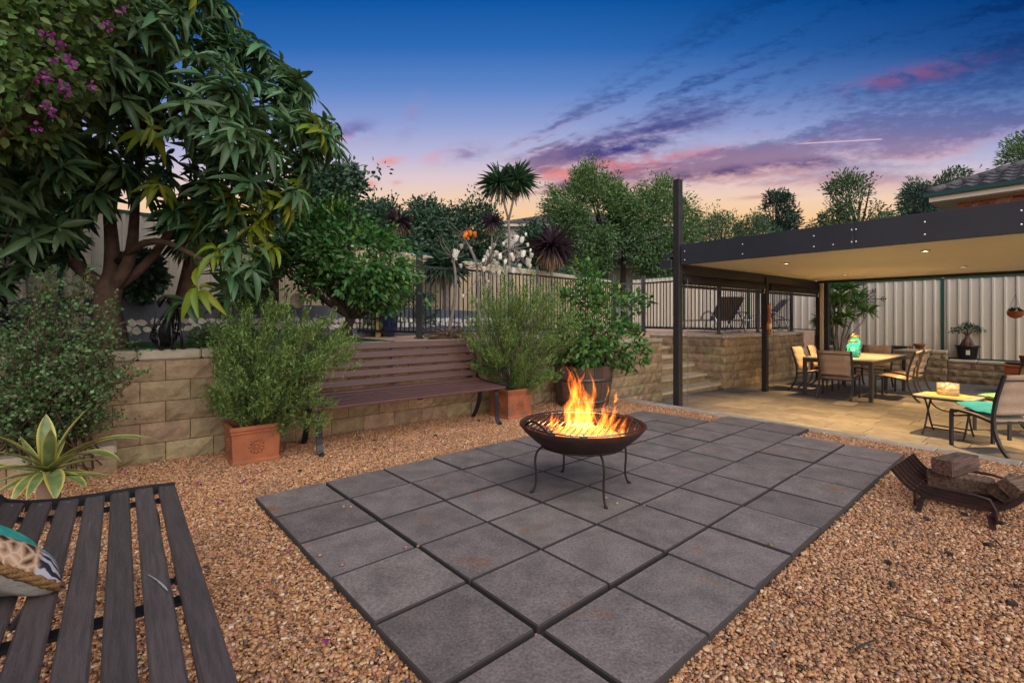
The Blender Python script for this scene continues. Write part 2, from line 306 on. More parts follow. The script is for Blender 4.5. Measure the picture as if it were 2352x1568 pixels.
# ------------------------------------------------------------------ mesh helpers
class MB:
    def __init__(s): s.v = []; s.f = []
    def add(s, vs_, fs_):
        k = len(s.v); s.v += [tuple(x) for x in vs_]; s.f += [tuple(i + k for i in f) for f in fs_]; return s
    def box(s, c, sz, rz=0., rot=None):
        hx, hy, hz_ = (x / 2 for x in sz); m = rot if rot is not None else Matrix.Rotation(rz, 3, 'Z'); c = Vector(c)
        vs_ = [c + m @ Vector((a * hx, b_ * hy, d * hz_)) for a in (-1, 1) for b_ in (-1, 1) for d in (-1, 1)]
        return s.add(vs_, [(0, 1, 3, 2), (4, 6, 7, 5), (0, 4, 5, 1), (2, 3, 7, 6), (0, 2, 6, 4), (1, 5, 7, 3)])
    def cbox(s, c, sz, ch=.01, rz=0., rot=None):
        bm = bmesh.new(); bmesh.ops.create_cube(bm, size=1.); bmesh.ops.scale(bm, vec=sz, verts=bm.verts)
        bmesh.ops.bevel(bm, geom=list(bm.edges), offset=ch, segments=1, affect='EDGES', profile=.5)
        m = rot if rot is not None else Matrix.Rotation(rz, 3, 'Z'); c = Vector(c); bm.verts.ensure_lookup_table()
        r = s.add([c + m @ v.co for v in bm.verts], [[v.index for v in f.verts] for f in bm.faces]); bm.free(); return r
    def beam(s, a, b, w_, h_, up=(0, 0, 1)):
        a, b = Vector(a), Vector(b); d = b - a; L = d.length; d.normalize(); upv = Vector(up)
        if abs(d.dot(upv)) > .98: upv = Vector((0, 1, 0))
        x = d.cross(upv).normalized(); z = x.cross(d)
        return s.box((a + b) / 2, (w_, L, h_), rot=Matrix((x, d, z)).transposed())
    def tube(s, pts, r, n=6, flat=None, cap=True):
        pts = [Vector(p) for p in pts]; k = len(pts); rs = r if isinstance(r, (list, tuple)) else [r] * k
        base = len(s.v); ref = None
        for i, p in enumerate(pts):
            d = (pts[min(i + 1, k - 1)] - pts[max(i - 1, 0)]).normalized()
            if ref is None:
                ref = Vector((0, 0, 1)) if abs(d.z) < .9 else Vector((1, 0, 0))
            x = ref - d * ref.dot(d)
            if x.length < 1e-5: x = d.orthogonal()
            x.normalize(); y = d.cross(x); ref = x
            for j in range(n):
                a = 2 * PI * (j + .5) / n
                fx, fy = flat if flat else (1, 1)
                s.v.append(tuple(p + x * (math.cos(a) * rs[i] * fx) + y * (math.sin(a) * rs[i] * fy)))
        for i in range(k - 1):
            for j in range(n):
                a, b_ = base + i * n + j, base + i * n + (j + 1) % n
                s.f.append((a, b_, b_ + n, a + n))
        if cap:
            s.f.append(tuple(base + j for j in reversed(range(n)))); s.f.append(tuple(base + (k - 1) * n + j for j in range(n)))
        return s
    def lathe(s, prof, n=24, c=(0, 0, 0), sxy=(1, 1), close=False):
        base = len(s.v); k = len(prof)
        for (r, z) in prof:
            for j in range(n):
                a = 2 * PI * j / n; s.v.append((c[0] + r * math.cos(a) * sxy[0], c[1] + r * math.sin(a) * sxy[1], c[2] + z))
        for i in range(k - 1):
            for j in range(n):
                a, b_ = base + i * n + j, base + i * n + (j + 1) % n; s.f.append((a, b_, b_ + n, a + n))
        s.f.append(tuple(base + j for j in reversed(range(n)))); s.f.append(tuple(base + (k - 1) * n + j for j in range(n)))
        return s
    def torus(s, c, R_, r, n=28, m=6, rot=None):
        c = Vector(c); base = len(s.v); rot = rot or Matrix.Identity(3)
        for i in range(n):
            a = 2 * PI * i / n
            for j in range(m):
                b_ = 2 * PI * j / m; q = R_ + r * math.cos(b_)
                s.v.append(tuple(c + rot @ Vector((q * math.cos(a), q * math.sin(a), r * math.sin(b_)))))
        for i in range(n):
            for j in range(m):
                s.f.append((base + i * m + j, base + ((i + 1) % n) * m + j, base + ((i + 1) % n) * m + (j + 1) % m, base + i * m + (j + 1) % m))
        return s
    def prism(s, poly, z0, z1):
        k = len(poly); return s.add([(p[0], p[1], z0) for p in poly] + [(p[0], p[1], z1) for p in poly],
                                    [tuple(reversed(range(k))), tuple(range(k, 2 * k))] + [(i, (i + 1) % k, k + (i + 1) % k, k + i) for i in range(k)])
    def mesh(s, name, m, smooth=False):
        me = bpy.data.meshes.new(name); me.from_pydata(s.v, [], s.f); me.materials.append(MATS[m])
        if smooth: me.polygons.foreach_set('use_smooth', [True] * len(me.polygons))
        me.update(); return me
    def build(s, name, m, parent=None, smooth=False, world=False):
        if world and parent is not None:
            o = parent.location; s.v = [(x - o[0], y - o[1], z - o[2]) for x, y, z in s.v]
        return put(name, s.mesh(name, m, smooth), parent)

def put(name, me, parent=None, loc=None, rot=None, scale=None):
    o = bpy.data.objects.new(name, me); C.objects.link(o)
    if parent is not None: o.parent = parent
    if loc is not None: o.location = loc
    if rot is not None: o.rotation_euler = rot
    if scale is not None: o.scale = scale
    return o
def tag(o, label, cat, group=None):
    o['label'] = label; o['category'] = cat
    if group: o['group'] = group
    return o
def thing(name, label, cat, loc=(0, 0, 0), rz=0., group=None):
    o = bpy.data.objects.new(name, None); C.objects.link(o); o.empty_display_size = .1
    o.location = loc; o.rotation_euler = (0, 0, rz); return tag(o, label, cat, group)
def struct(o): o['kind'] = 'structure'; return o
def dup(o, parent=None):
    c = o.copy(); C.objects.link(c)
    if parent is not None: c.parent = parent
    for ch in list(o.children): dup(ch, c)
    return c
def bez(*p, n=10):
    p = [Vector(q) for q in p]; out = []
    for i in range(n + 1):
        q = list(p); t_ = i / n
        while len(q) > 1: q = [a.lerp(b_, t_) for a, b_ in zip(q, q[1:])]
        out.append(q[0])
    return out
def U(a, b): return random.uniform(a, b)
# ------------------------------------------------------------------ ground and setting
def sheet(name, poly, z, m):
    mb = MB(); mb.add([(p[0], p[1], z) for p in poly], [tuple(range(len(poly)))]); return struct(mb.build(name, m))
def hp(*uv): return [H(u, v)[:2] for u, v in uv]
def seen(p, mx=.06, far=99):
    if p[1] < .35 or p[1] > far: return False
    x = (p[0] / p[1] * F + CX) / 2352; y = (CY - (p[2] - HC) / p[1] * F) / 1568
    return -mx < x < 1 + mx and -mx < y < 1 + mx

sheet('ground', [(-400, -400), (400, -400), (400, 400), (-400, 400)], -.40, 'earth')
sheet('gravel_base', hp((-4, -5.8), (6.42, -5.8), (6.42, 5), (-4, 5)), -.052, 'gravel_bed')
sheet('patio_base', hp((6.40, -5.6), (15.4, -5.6), (15.4, 6), (6.40, 6)), -.232, 'joint')
ZT = .95
def ter(name, poly, m, z=ZT, zb=-.3):
    mb = MB(); q = [p for p in poly]
    if sum(a[0] * b_[1] - b_[0] * a[1] for a, b_ in zip(q, q[1:] + q[:1])) < 0: q.reverse()
    mb.prism(q, zb, z); return struct(mb.build(name, m))
ter('terrace', hp((2.9, -5.84), (6.33, -5.84), (6.33, -5.30), (7.55, -5.30), (7.55, -6.95), (10.02, -6.95), (10.02, -5.28), (15.40, -5.28), (15.40, -14), (2.9, -14)), 'coping')
ter('garden_bed', hp((-6, -5.84), (2.895, -5.84), (2.895, -6.25), (-6, -6.25)), 'mulch', .985)
ter('lawn_bank', hp((-8, -6.255), (2.895, -6.255), (2.895, -12), (-8, -12)), 'lawn', 1.0)
ter('neighbour_ground', hp((15.62, 30), (15.62, -13.9), (3, -13.9), (-8, -12.05), (-60, -12.05), (-60, -90), (120, -90), (120, 30)), 'earth', .80)
ter('fence_bed', hp((15.10, -5.28), (15.60, -5.28), (15.60, 5), (15.10, 5)), 'soil', .30)

# pebbles: every stone an instance, laid only where gravel shows
SO = Vector((-1.882, 3.55)); SB = R(41.5); Sa = Vector((math.cos(SB), math.sin(SB))); Sb = Vector((math.sin(SB), -math.cos(SB)))
PA, PB = .5007, .489
SLABS = [(i, j) for j, (a, b_) in enumerate([(0, 10), (0, 10), (0, 11), (0, 11), (0, 10), (0, 10)]) for i in range(a, b_)]
SS = set(SLABS)
cand = []
for it in range(40):
    n = 60000
    uu = rng.uniform(-2.6, 6.37, n); vv = rng.uniform(-5.62, 2.2, n)
    x = CA * uu + SA * vv; y = SA * uu - CA * vv
    ok = (y > .5)
    px = x / np.maximum(y, .1) * F + CX; py = CY + (HC + .04) / np.maximum(y, .1) * F
    ok &= (px > -120) & (px < 2470) & (py < 1680)
    rel = np.stack([x - SO.x, y - SO.y], 1)
    a = rel @ np.array(Sa) / PA; b_ = rel @ np.array(Sb) / PB
    ia = np.floor(a).astype(int); ib = np.floor(b_).astype(int)
    fa = a - ia; fb = b_ - ib
    ins = np.array([(int(p), int(q)) in SS for p, q in zip(ia, ib)])
    mid = (fa > .03) & (fa < .97) & (fb > .03) & (fb < .97)
    ok &= ~(ins & mid) | (rng.random(n) < .0)
    ok &= ~(ins & ~mid & (rng.random(n) < .97))
    keep = rng.random(n) < np.clip(1.6 - y / 7., .55, 1.)
    ok &= keep
    cand.append(np.stack([x[ok], y[ok]], 1))
    if sum(len(c) for c in cand) > 250000: break
pp = np.concatenate(cand)
pz = -.050 + rng.uniform(0, .020, len(pp))
me = bpy.data.meshes.new('gravel'); me.vertices.add(len(pp)); me.vertices.foreach_set('co', np.column_stack([pp, pz]).astype(np.float32).ravel())
for nm, arr in (('rot', np.column_stack([rng.normal(0, .35, len(pp)), rng.normal(0, .35, len(pp)), rng.uniform(0, 6.28, len(pp))])),
                ('scl', np.column_stack([rng.uniform(.75, 1.35, len(pp)), rng.uniform(.6, 1., len(pp)), rng.uniform(.45, .75, len(pp))]) * rng.lognormal(0, .22, len(pp))[:, None])):
    at = me.attributes.new(nm, 'FLOAT_VECTOR', 'POINT'); at.data.foreach_set('vector', arr.astype(np.float32).ravel())
me.materials.append(MATS['pebble'])
gv = put('gravel', me); gv['kind'] = 'stuff'; tag(gv, 'tan and orange pebble gravel spread around the dark paving slabs', 'gravel')
ng = bpy.data.node_groups.new('scatter_pebbles', 'GeometryNodeTree')
ng.interface.new_socket('Geometry', in_out='INPUT', socket_type='NodeSocketGeometry'); ng.interface.new_socket('Geometry', in_out='OUTPUT', socket_type='NodeSocketGeometry')
q = NT(ng)
gi, go = q.n('NodeGroupInput'), q.n('NodeGroupOutput')
ico = q.n('GeometryNodeMeshIcoSphere'); ico.inputs['Radius'].default_value = .0083; ico.inputs['Subdivisions'].default_value = 2
spn = q.n('GeometryNodeSetPosition'); q.l(ico.outputs[0], spn.inputs[0])
nz = q.n('ShaderNodeTexNoise'); nz.inputs['Scale'].default_value = 90.
vm = q.n('ShaderNodeVectorMath', operation='SUBTRACT'); q.l(nz.outputs['Color'], vm.inputs[0]); vm.inputs[1].default_value = (.5, .5, .5)
vm2 = q.n('ShaderNodeVectorMath', operation='SCALE'); q.l(vm.outputs[0], vm2.inputs[0]); vm2.inputs['Scale'].default_value = .010; q.l(vm2.outputs[0], spn.inputs['Offset'])
sm = q.n('GeometryNodeSetShadeSmooth'); q.l(spn.outputs[0], sm.inputs[0])
stm = q.n('GeometryNodeSetMaterial'); stm.inputs['Material'].default_value = MATS['pebble']; q.l(sm.outputs[0], stm.inputs[0])
iop = q.n('GeometryNodeInstanceOnPoints'); q.l(gi.outputs[0], iop.inputs['Points']); q.l(stm.outputs[0], iop.inputs['Instance'])
for nm, sk in (('rot', 'Rotation'), ('scl', 'Scale')):
    na = q.n('GeometryNodeInputNamedAttribute', data_type='FLOAT_VECTOR'); na.inputs['Name'].default_value = nm; q.l(na.outputs[0], iop.inputs[sk])
q.l(iop.outputs[0], go.inputs[0])
md = gv.modifiers.new('scatter', 'NODES'); md.node_group = ng

# dark paving slabs round the fire bowl
pad = thing('paving_slabs', 'square charcoal concrete paving slabs laid in the gravel under the fire bowl', 'paving', (SO.x, SO.y, -.05))
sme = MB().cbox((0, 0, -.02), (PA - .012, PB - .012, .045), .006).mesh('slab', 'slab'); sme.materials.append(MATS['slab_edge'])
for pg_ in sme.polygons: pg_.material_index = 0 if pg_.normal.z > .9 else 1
bedq = [SO + Sa * (PA * i) + Sb * (PB * j) for i, j in ((.03, .03), (9.97, .03), (9.97, 2.03), (10.97, 2.03), (10.97, 3.97), (9.97, 3.97), (9.97, 5.97), (.03, 5.97))]
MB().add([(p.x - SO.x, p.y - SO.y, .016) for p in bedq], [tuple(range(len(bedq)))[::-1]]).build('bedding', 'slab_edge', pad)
for (i, j) in SLABS:
    c = SO + Sa * (PA * (i + .5)) + Sb * (PB * (j + .5))
    if i == 0: c -= Sa * .014
    if j == 5 and i < 3: c += Sb * .016
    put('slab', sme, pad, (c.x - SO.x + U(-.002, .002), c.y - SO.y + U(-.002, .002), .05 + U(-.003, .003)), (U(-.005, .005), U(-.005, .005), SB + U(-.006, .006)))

# a few stray pebbles lying on the slabs
for (px, py) in [(960, 1253), (735, 1274), (786, 1296), (789, 1163), (806, 1163), (932, 1256), (1770, 1250), (1392, 1142), (1417, 1155), (1479, 1160)]:
    p = G(px, py, .008); k = put('pebble', MB().lathe([(.002, -.006), (.008, -.004), (.010, 0), (.007, .005), (.002, .007)], 8, (0, 0, 0), (1.2, .9)).mesh('pebble', 'stray', True), None, p, (0, 0, U(0, 3)))
    tag(k, 'small stray tan pebble lying on a dark paving slab', 'pebble', 'stray pebbles on the slabs')

# edging strip between gravel and patio
ed = thing('edging_strip', 'pale concrete edging pavers between the gravel and the lower patio', 'edging', H(6.46, -5.2, -.1), RZ)
eme = MB().cbox((0, 0, 0), (.19, .594, .16), .008).mesh('edging_paver', 'edging')
for k in range(11): put('edging_paver', eme, ed, (U(-.002, .002), -.3 - .6 * k + .1, U(-.002, .002)))

# patio pavers in random lengths
pat = thing('patio', 'grey stone patio pavers of mixed sizes under the covered area', 'patio', H(6.56, -5.0, -.23), RZ)
PME = {}
u = 6.56; row = 0
while u < 15.0:
    wd = (.30, .40, .30, .45)[row % 4]; v = -5.05 - U(0, .3)
    while v < 4:
        ln = random.choice((.4, .6, .6, .45))
        if (wd, ln) not in PME: PME[(wd, ln)] = MB().cbox((0, 0, -.015), (wd - .005, ln - .005, .04), .003).mesh('paver', 'paver')
        if max(seen(H(u + a, v + b_, -.2), .03) for a in (0, wd) for b_ in (0, ln)):
            c = Vector((u + wd / 2 - 6.56, -(v + ln / 2) - 5.0, .03 + U(-.001, .001))); put('paver', PME[(wd, ln)], pat, c, (0, 0, U(-.003, .003)))
        v += ln
    u += wd; row += 1

# ------------------------------------------------------------------ split-face block walls
BL, CH = .39, .195
def block_mesh(L, h, seed):
    r = random.Random(seed); mb = MB(); nx, nz_ = 5, 3
    fr = [[None] * (nx + 1) for _ in range(nz_ + 1)]
    for k in range(nz_ + 1):
        for i in range(nx + 1):
            e = i in (0, nx) or k in (0, nz_)
            d = 0. if e else r.uniform(.008, .032)
            fr[k][i] = len(mb.v); mb.v.append((-L / 2 + L * i / nx + (0 if e else r.uniform(-.012, .012)), -d, h * k / nz_ + (0 if e else r.uniform(-.01, .01))))
    for k in range(nz_):
        for i in range(nx): mb.f.append((fr[k][i], fr[k][i + 1], fr[k + 1][i + 1], fr[k + 1][i]))
    n0 = len(mb.v); mb.v += [(-L / 2, .1, 0), (L / 2, .1, 0), (L / 2, .1, h), (-L / 2, .1, h)]
    mb.f += [(n0 + 1, n0, n0 + 3, n0 + 2), tuple(fr[0]) [::-1] + (n0, n0 + 1), tuple(fr[nz_]) + (n0 + 2, n0 + 3),
             (fr[0][0],) + tuple(fr[k][0] for k in range(1, nz_ + 1)) + (n0 + 3, n0), (n0 + 1, n0 + 2) + tuple(fr[k][nx] for k in range(nz_, -1, -1))]
    return mb.mesh('block', 'block')
BM = {}
def blocks(h): 
    if h not in BM: BM[h] = [block_mesh(BL - .006, h - .006, s_) for s_ in range(7)]
    return BM[h]
def block_wall(label, p0, p1, z0, nc, h=CH, cap=.095, capd=.26, group=None, over=.02, ends=(0, 0)):
    """wall running from p0 to p1, its face on the right-hand side of that direction; every block and cap stone is a piece"""
    p0, p1 = Vector(p0), Vector(p1); d = p1 - p0; L = d.length; rz = math.atan2(d.y, d.x)
    w_ = thing('block_wall', label, 'wall', (p0.x, p0.y, z0), rz, group)
    MB().box((L / 2, .11, nc * h / 2), (L - .02, .16, nc * h - .01)).build('wall_core', 'mortar', w_)
    for k in range(nc):
        x = -(BL / 2 if k % 2 else 0)
        while x < L - .02:
            a, b_ = max(x, 0), min(x + BL, L)
            if b_ - a > .04:
                put('block', random.choice(blocks(h)), w_, ((a + b_) / 2, U(-.004, .004), k * h + .003), None, ((b_ - a) / BL, 1, 1))
            x += BL
    if cap:
        x = -ends[0]; n_ = max(1, round((L + sum(ends)) / .5)); cl = (L + sum(ends)) / n_
        cm = MB().cbox((0, 0, 0), (cl - .005, capd, cap), .018).mesh('cap_stone', 'block_top')
        for i in range(n_): put('cap_stone', cm, w_, (x + cl * (i + .5), capd / 2 - over - .012, nc * h + cap / 2 + U(-.002, .002)), (0, 0, U(-.004, .004)))
    return w_
def Hxy(u, v): p = H(u, v); return (p.x, p.y)
block_wall('long sandstone block retaining wall behind the slatted bench and terracotta pots', Hxy(-2.4, -5.65), Hxy(6.15, -5.65), -.06, 5)
block_wall('short return of sandstone blocks hidden behind the wooden barrel', Hxy(6.15, -5.66), Hxy(6.15, -5.10), -.2, 5, .2, cap=0)
block_wall('sandstone block wall between the wooden barrel and the steps', Hxy(6.16, -5.10), Hxy(7.63, -5.10), -.2, 6, .178, cap=.07)
block_wall('mossy sandstone block wall of the raised terrace facing the dining table', Hxy(9.93, -5.10), Hxy(13.9, -5.02), -.2, 6, .178, cap=.07)
block_wall('sandstone block wall climbing beside the steps', Hxy(9.93, -6.95), Hxy(9.93, -5.10), -.2, 6, .178, cap=.07)
block_wall('low sandstone garden wall under the cream fence', Hxy(15.0, -2.35), Hxy(15.0, 3.5), -.2, 3, .158, cap=.07)
block_wall('taller sandstone garden wall carrying the small pots', Hxy(15.0, -5.0), Hxy(15.0, -2.36), -.2, 4, .166, cap=.08)
block_wall('small sandstone bench-high plinth behind the strappy plant', (-4.25, 3.52), (-3.42, 4.18), -.06, 1, .2, cap=.08, capd=.3)

st = thing('stone_steps', 'sandstone garden steps rising from the patio to the pool terrace', 'steps', H(8.78, -5.2, -.22), RZ)
for k in range(6):
    z1 = -.08 + .18 * k; vn = -5.18 - .30 * k
    MB().box((0, (5.2 - 5.18) * 1 + .30 * k + .02 + .2, (z1 - .06 + .22) / 2), (2.26, .40, z1 - .06 + .22)).build('riser', 'block', st)
    n_ = 4; cl = 2.28 / n_
    tm = MB().cbox((0, 0, 0), (cl - .004, .36, .06), .015).mesh('tread', 'step_top')
    for i in range(n_): put('tread', tm, st, (-1.14 + cl * (i + .5), .30 * k + .16, z1 - .03 + .22 + .001 * i))

# ------------------------------------------------------------------ fences
def rib_mesh(L, h, pitch, depth, m, jit=0., name='panel'):
    mb = MB(); n_ = max(1, round(L / pitch)); xs = []
    for i in range(n_):
        x = L * i / n_; s_ = L / n_
        xs += [(x, 0), (x + s_ * .22, 0), (x + s_ * .30, depth), (x + s_ * .46, depth), (x + s_ * .54, 0)] if not jit else [(x, 0), (x + s_ * .25, depth * U(.4, 1.3)), (x + s_ * .75, depth * U(.4, 1.3))]
    xs.append((L, 0)); k = len(xs)
    mb.v = [(x, -y, 0) for x, y in xs] + [(x, -y, h + (U(-jit, jit) if jit else 0)) for x, y in xs] + [(0, .02, 0), (L, .02, 0), (L, .02, h), (0, .02, h)]
    mb.f = [(i, i + 1, k + i + 1, k + i) for i in range(k - 1)] + [(2 * k + 1, 2 * k, 2 * k + 3, 2 * k + 2)]
    return mb.mesh(name, m)
def metal_fence(label, p0, p1, z0, h, m='fence_cream', pw=2.38, rail='fence_green', post='fence_green', reed=False):
    p0, p1 = Vector(p0), Vector(p1); d = p1 - p0; L = d.length; n_ = max(1, round(L / pw)); pl = L / n_
    f = thing('panel_fence', label, 'fence', (p0.x, p0.y, z0), math.atan2(d.y, d.x))
    me = rib_mesh(pl - .06, h - .06, .19, .036, m)
    for i in range(n_): put('panel', me, f, (pl * i + .03, 0, .03))
    if reed:
        for i in range(n_): put('reed_screen', rib_mesh(pl - .02, h - .10, .035, .012, 'reed', .02, 'reed_screen'), f, (pl * i + .01, -.055, .02))
    pm = MB().box((0, 0, h / 2), (.06, .06, h + .02)).mesh('post', post)
    for i in range(n_ + 1): put('post', pm, f, (pl * i, 0, 0))
    rm = MB().box((pl / 2, 0, 0), (pl - .062, .05, .05)).mesh('top_rail', rail)
    for i in range(n_): put('top_rail', rm, f, (pl * i, 0, h)); put('bottom_rail', rm, f, (pl * i, 0, .005))
    return f
metal_fence('cream ribbed metal fence with green posts behind the patio garden wall', Hxy(15.5, -4.9), Hxy(15.5, 4.6), .33, 1.93)
metal_fence('cream ribbed metal fence behind the pool loungers', Hxy(15.5, -11.7), Hxy(15.5, -4.95), .95, 1.85)
BF0 = Vector((4.09, 19.6)); BD = Vector((-.606, -.795)); BN = Vector((.795, -.606))
def BFp(s_, off=0.): p = Vector((-2.84, 10.5)) + BD * s_ + BN * off; return (p.x, p.y)
metal_fence('tan reed screened fence behind the cordylines and pool', BFp(3.0), BFp(-11.4), .95, 1.88, reed=True, rail='fence_green')
metal_fence('plain cream metal fence behind the broad-leaved tree', BFp(9.5), BFp(3.02), .95, 1.88)

def pool_fence(label, pts, z0, h=1.22, ph=1.40, posts=None):
    b0 = Vector(pts[0]); f = thing('pool_fence', label, 'fence', (b0.x, b0.y, z0))
    pk = MB().box((0, 0, (h - .09) / 2 + .09), (.016, .016, h - .09)).mesh('picket', 'steel_black')
    po = MB().box((0, 0, ph / 2), (.055, .055, ph)); po.cbox((0, 0, ph + .008), (.064, .064, .022), .006); po.cbox((0, 0, .008), (.11, .11, .016), .004); po = po.mesh('post', 'steel_black')
    for a, b_ in zip(pts, pts[1:]):
        a, b_ = Vector(a) - b0, Vector(b_) - b0; d = b_ - a; L = d.length; n_ = max(2, round(L / .098))
        for zz, nm in ((h, 'top_rail'), (.10, 'bottom_rail')):
            MB().beam((a.x, a.y, zz), (b_.x, b_.y, zz), .036, .036).build(nm, 'steel_black', f)
        for i in range(1, n_):
            p = a + d * i / n_; put('picket', pk, f, (p.x, p.y, 0), (0, 0, math.atan2(d.y, d.x)))
    for p in (posts or pts):
        p = Vector(p) - b0; put('post', po, f, (p.x, p.y, 0))
    return f
pool_fence('black tubular pool fence running back behind the citrus tree', [(-1.60, 8.2), (-3.72, 9.35)], .97)
pool_fence('black tubular pool fence behind the white magnolia', [(-1.55, 8.2), (.52, 9.97), (2.58, 12.25)], .96)
pool_fence('black tubular pool fence at the top of the steps', [(2.62, 12.28), (3.3, 12.2)], .95)
c0, c1 = H(10.12, -5.34), H(13.75, -5.26)
pool_fence('black tubular pool fence on the terrace edge in front of the loungers', [(3.34, 12.18), (c0.x, c0.y), (c1.x, c1.y)], .955, posts=[(3.34, 12.18), (c0.x, c0.y), tuple(H(11.9, -5.30)[:2]), (c1.x, c1.y)])

# grey rendered wall with its band of flat white stones
gw = thing('rendered_wall', 'dark grey rendered garden wall with a wavy band of white stones', 'wall', Vector(BFp(5.4, 1.0)).to_3d() + Vector((0, 0, .98)))
def wl(s_, off, z): p = Vector(BFp(s_, off)) - Vector(BFp(5.4, 1.0)); return (p.x, p.y, z - .98)
def wallseg(a, b_, off0, off1, z0, za, zb):
    v = [wl(a, off0, z0), wl(b_, off0, z0), wl(b_, off1, z0), wl(a, off1, z0), wl(a, off0, za), wl(b_, off0, zb), wl(b_, off1, zb), wl(a, off1, za)]
    return v, [(0, 3, 2, 1), (4, 5, 6, 7), (0, 1, 5, 4), (1, 2, 6, 5), (2, 3, 7, 6), (3, 0, 4, 7)]
mb = MB(); mb.add(*wallseg(5.4, -4.5, .8, 1.0, .96, 1.56, 1.44)); mb.build('wall_face', 'render_grey', gw)
q0 = Vector(BFp(5.4, 1.0)); pr = [(-5.33, 5.62, 1.56), (-5.25, 5.2, 1.44), (-5.18, 4.85, 1.30), (-5.1, 4.5, 1.2), (-5.0, 4.0, 1.1)]
mb = MB()
for (x, y, z), (x2, y2, z2) in zip(pr, pr[1:]):
    mb.add([(x - q0.x - .30, y - q0.y, -.1), (x - q0.x, y - q0.y, -.1), (x2 - q0.x, y2 - q0.y, -.1), (x2 - q0.x - .30, y2 - q0.y, -.1),
            (x - q0.x - .30, y - q0.y, z - .98), (x - q0.x, y - q0.y, z - .98), (x2 - q0.x, y2 - q0.y, z2 - .98), (x2 - q0.x - .30, y2 - q0.y, z2 - .98)],
           [(4, 7, 6, 5), (1, 5, 6, 2), (0, 3, 7, 4), (3, 2, 6, 7), (0, 4, 5, 1)])
mb.build('sloping_wall', 'render_grey', gw)
SM = []
for s_ in range(5):
    r_ = random.Random(s_); n_ = 7; po = [(math.cos(2 * PI * i / n_) * r_.uniform(.8, 1.1), math.sin(2 * PI * i / n_) * r_.uniform(.75, 1.05)) for i in range(n_)]
    m0 = MB(); m0.prism([(a * .066, b_ * .056) for a, b_ in po], 0, .014); SM.append(m0.mesh('stone', 'white_stone'))
wa = math.atan2(-BD.y, -BD.x)
s_ = 5.3; k = 0
while s_ > -4.3:
    zc = 1.22 + .012 * math.sin(s_ * 5.2) - .02 * (5.4 - s_) / 10
    for dz in (-.05, .048):
        p = wl(s_ + U(-.02, .02) + (.05 if dz > 0 else 0), 1.002, zc + dz + U(-.014, .014))
        o = put('stone', SM[k % 5], gw, p, Euler((R(90), U(-.6, .6), wa)), (U(.7, 1.15), U(.75, 1.15), U(.7, 1.4))); k += 1
    s_ -= .115
bedp = [BFp(5.35, .82), BFp(-4.4, .82), BFp(-4.4, .06), BFp(9, .06), (-6.2, 4.0), (-5.5, 5.0), (-5.6, 5.6)]
ter('raised_bed', bedp, 'gravel_bed', 1.42, .9)

# pool
pc = Vector((-.45, 10.6))
def pl_(a, b_): return (pc + Vector((CA, SA)) * a + Vector((SA, -CA)) * b_)
mb = MB(); mb.add([(*pl_(a, b_), ZT + .03) for a, b_ in ((-1.6, -.8), (1.9, -.8), (1.9, .62), (-1.6, .62))], [(3, 2, 1, 0)][::1]); wat = struct(mb.build('pool_water', 'pool_water'))
po = thing('pool_coping', 'pale stone coping along the edge of the pool', 'coping', (pc.x, pc.y, ZT), RZ)
for y0 in (-.62 - .13, .8 + .13):
    cm = MB().cbox((0, 0, .03), (.495, .28, .07), .012).mesh('coping_stone', 'edging')
    for k in range(8): put('coping_stone', cm, po, (-1.75 + .5 * k, y0, 0))

# ------------------------------------------------------------------ covered area (pergola)
pg = thing('pergola', 'flat roofed patio cover with black posts and cream ceiling', 'pergola', H(7.06, -4.42, -.2), RZ)
def pgl(u, v, z): return (u - 7.06, -(v + 4.42), z + .2)
def pbox(name, u0, u1, v0, v1, z0, z1, m, ch=.004):
    a, b_ = pgl(u0, v0, z0), pgl(u1, v1, z1)
    return MB().cbox([(x + y) / 2 for x, y in zip(a, b_)], [abs(x - y) for x, y in zip(a, b_)], ch).build(name, m, pg)
pbox('post', 7.0, 7.11, -4.47, -4.36, -.2, 3.56, 'post_black')
pbox('post', 10.2, 10.3, -4.47, -4.37, -.2, 2.13, 'post_black')
pbox('post', 13.1, 13.2, -4.47, -4.37, -.2, 2.13, 'post_black')
pbox('cream_post', 13.06, 13.16, -4.365, -4.295, -.2, 2.15, 'cream_post')
pbox('post', 13.1, 13.2, -4.285, -4.20, -.2, 2.15, 'post_black')
cl_ = pbox('ceiling', 7.10, 13.0, -4.38, 4.0, 2.19, 2.42, 'ceiling')
fas = []
for v0, v1 in ((-4.35, -1.98), (-1.975, .4), (.405, 4.0)):
    fas.append(pbox('fascia', 7.03, 7.075, v0, v1, 2.165, 2.495, 'fascia'))
pbox('roof_sheet', 7.08, 13.0, -4.40, 4.0, 2.44, 2.48, 'fascia')
pbox('rear_fascia', 13.01, 13.05, -4.40, 4.0, 2.13, 2.48, 'post_black')
sb = pbox('side_beam', 7.12, 13.1, -4.455, -4.40, 2.02, 2.18, 'post_black')
pbox('side_gutter', 7.12, 13.1, -4.60, -4.47, 2.20, 2.40, 'fascia')
pbox('beam_end', 6.98, 7.12, -4.70, -4.48, 2.13, 2.26, 'fascia'); pbox('bracket', 7.0, 7.10, -4.66, -4.48, 2.30, 2.36, 'fascia')
scm = MB().lathe([(.011, 0), (.011, .004), (.004, .008)], 8).mesh('screw', 'screw')
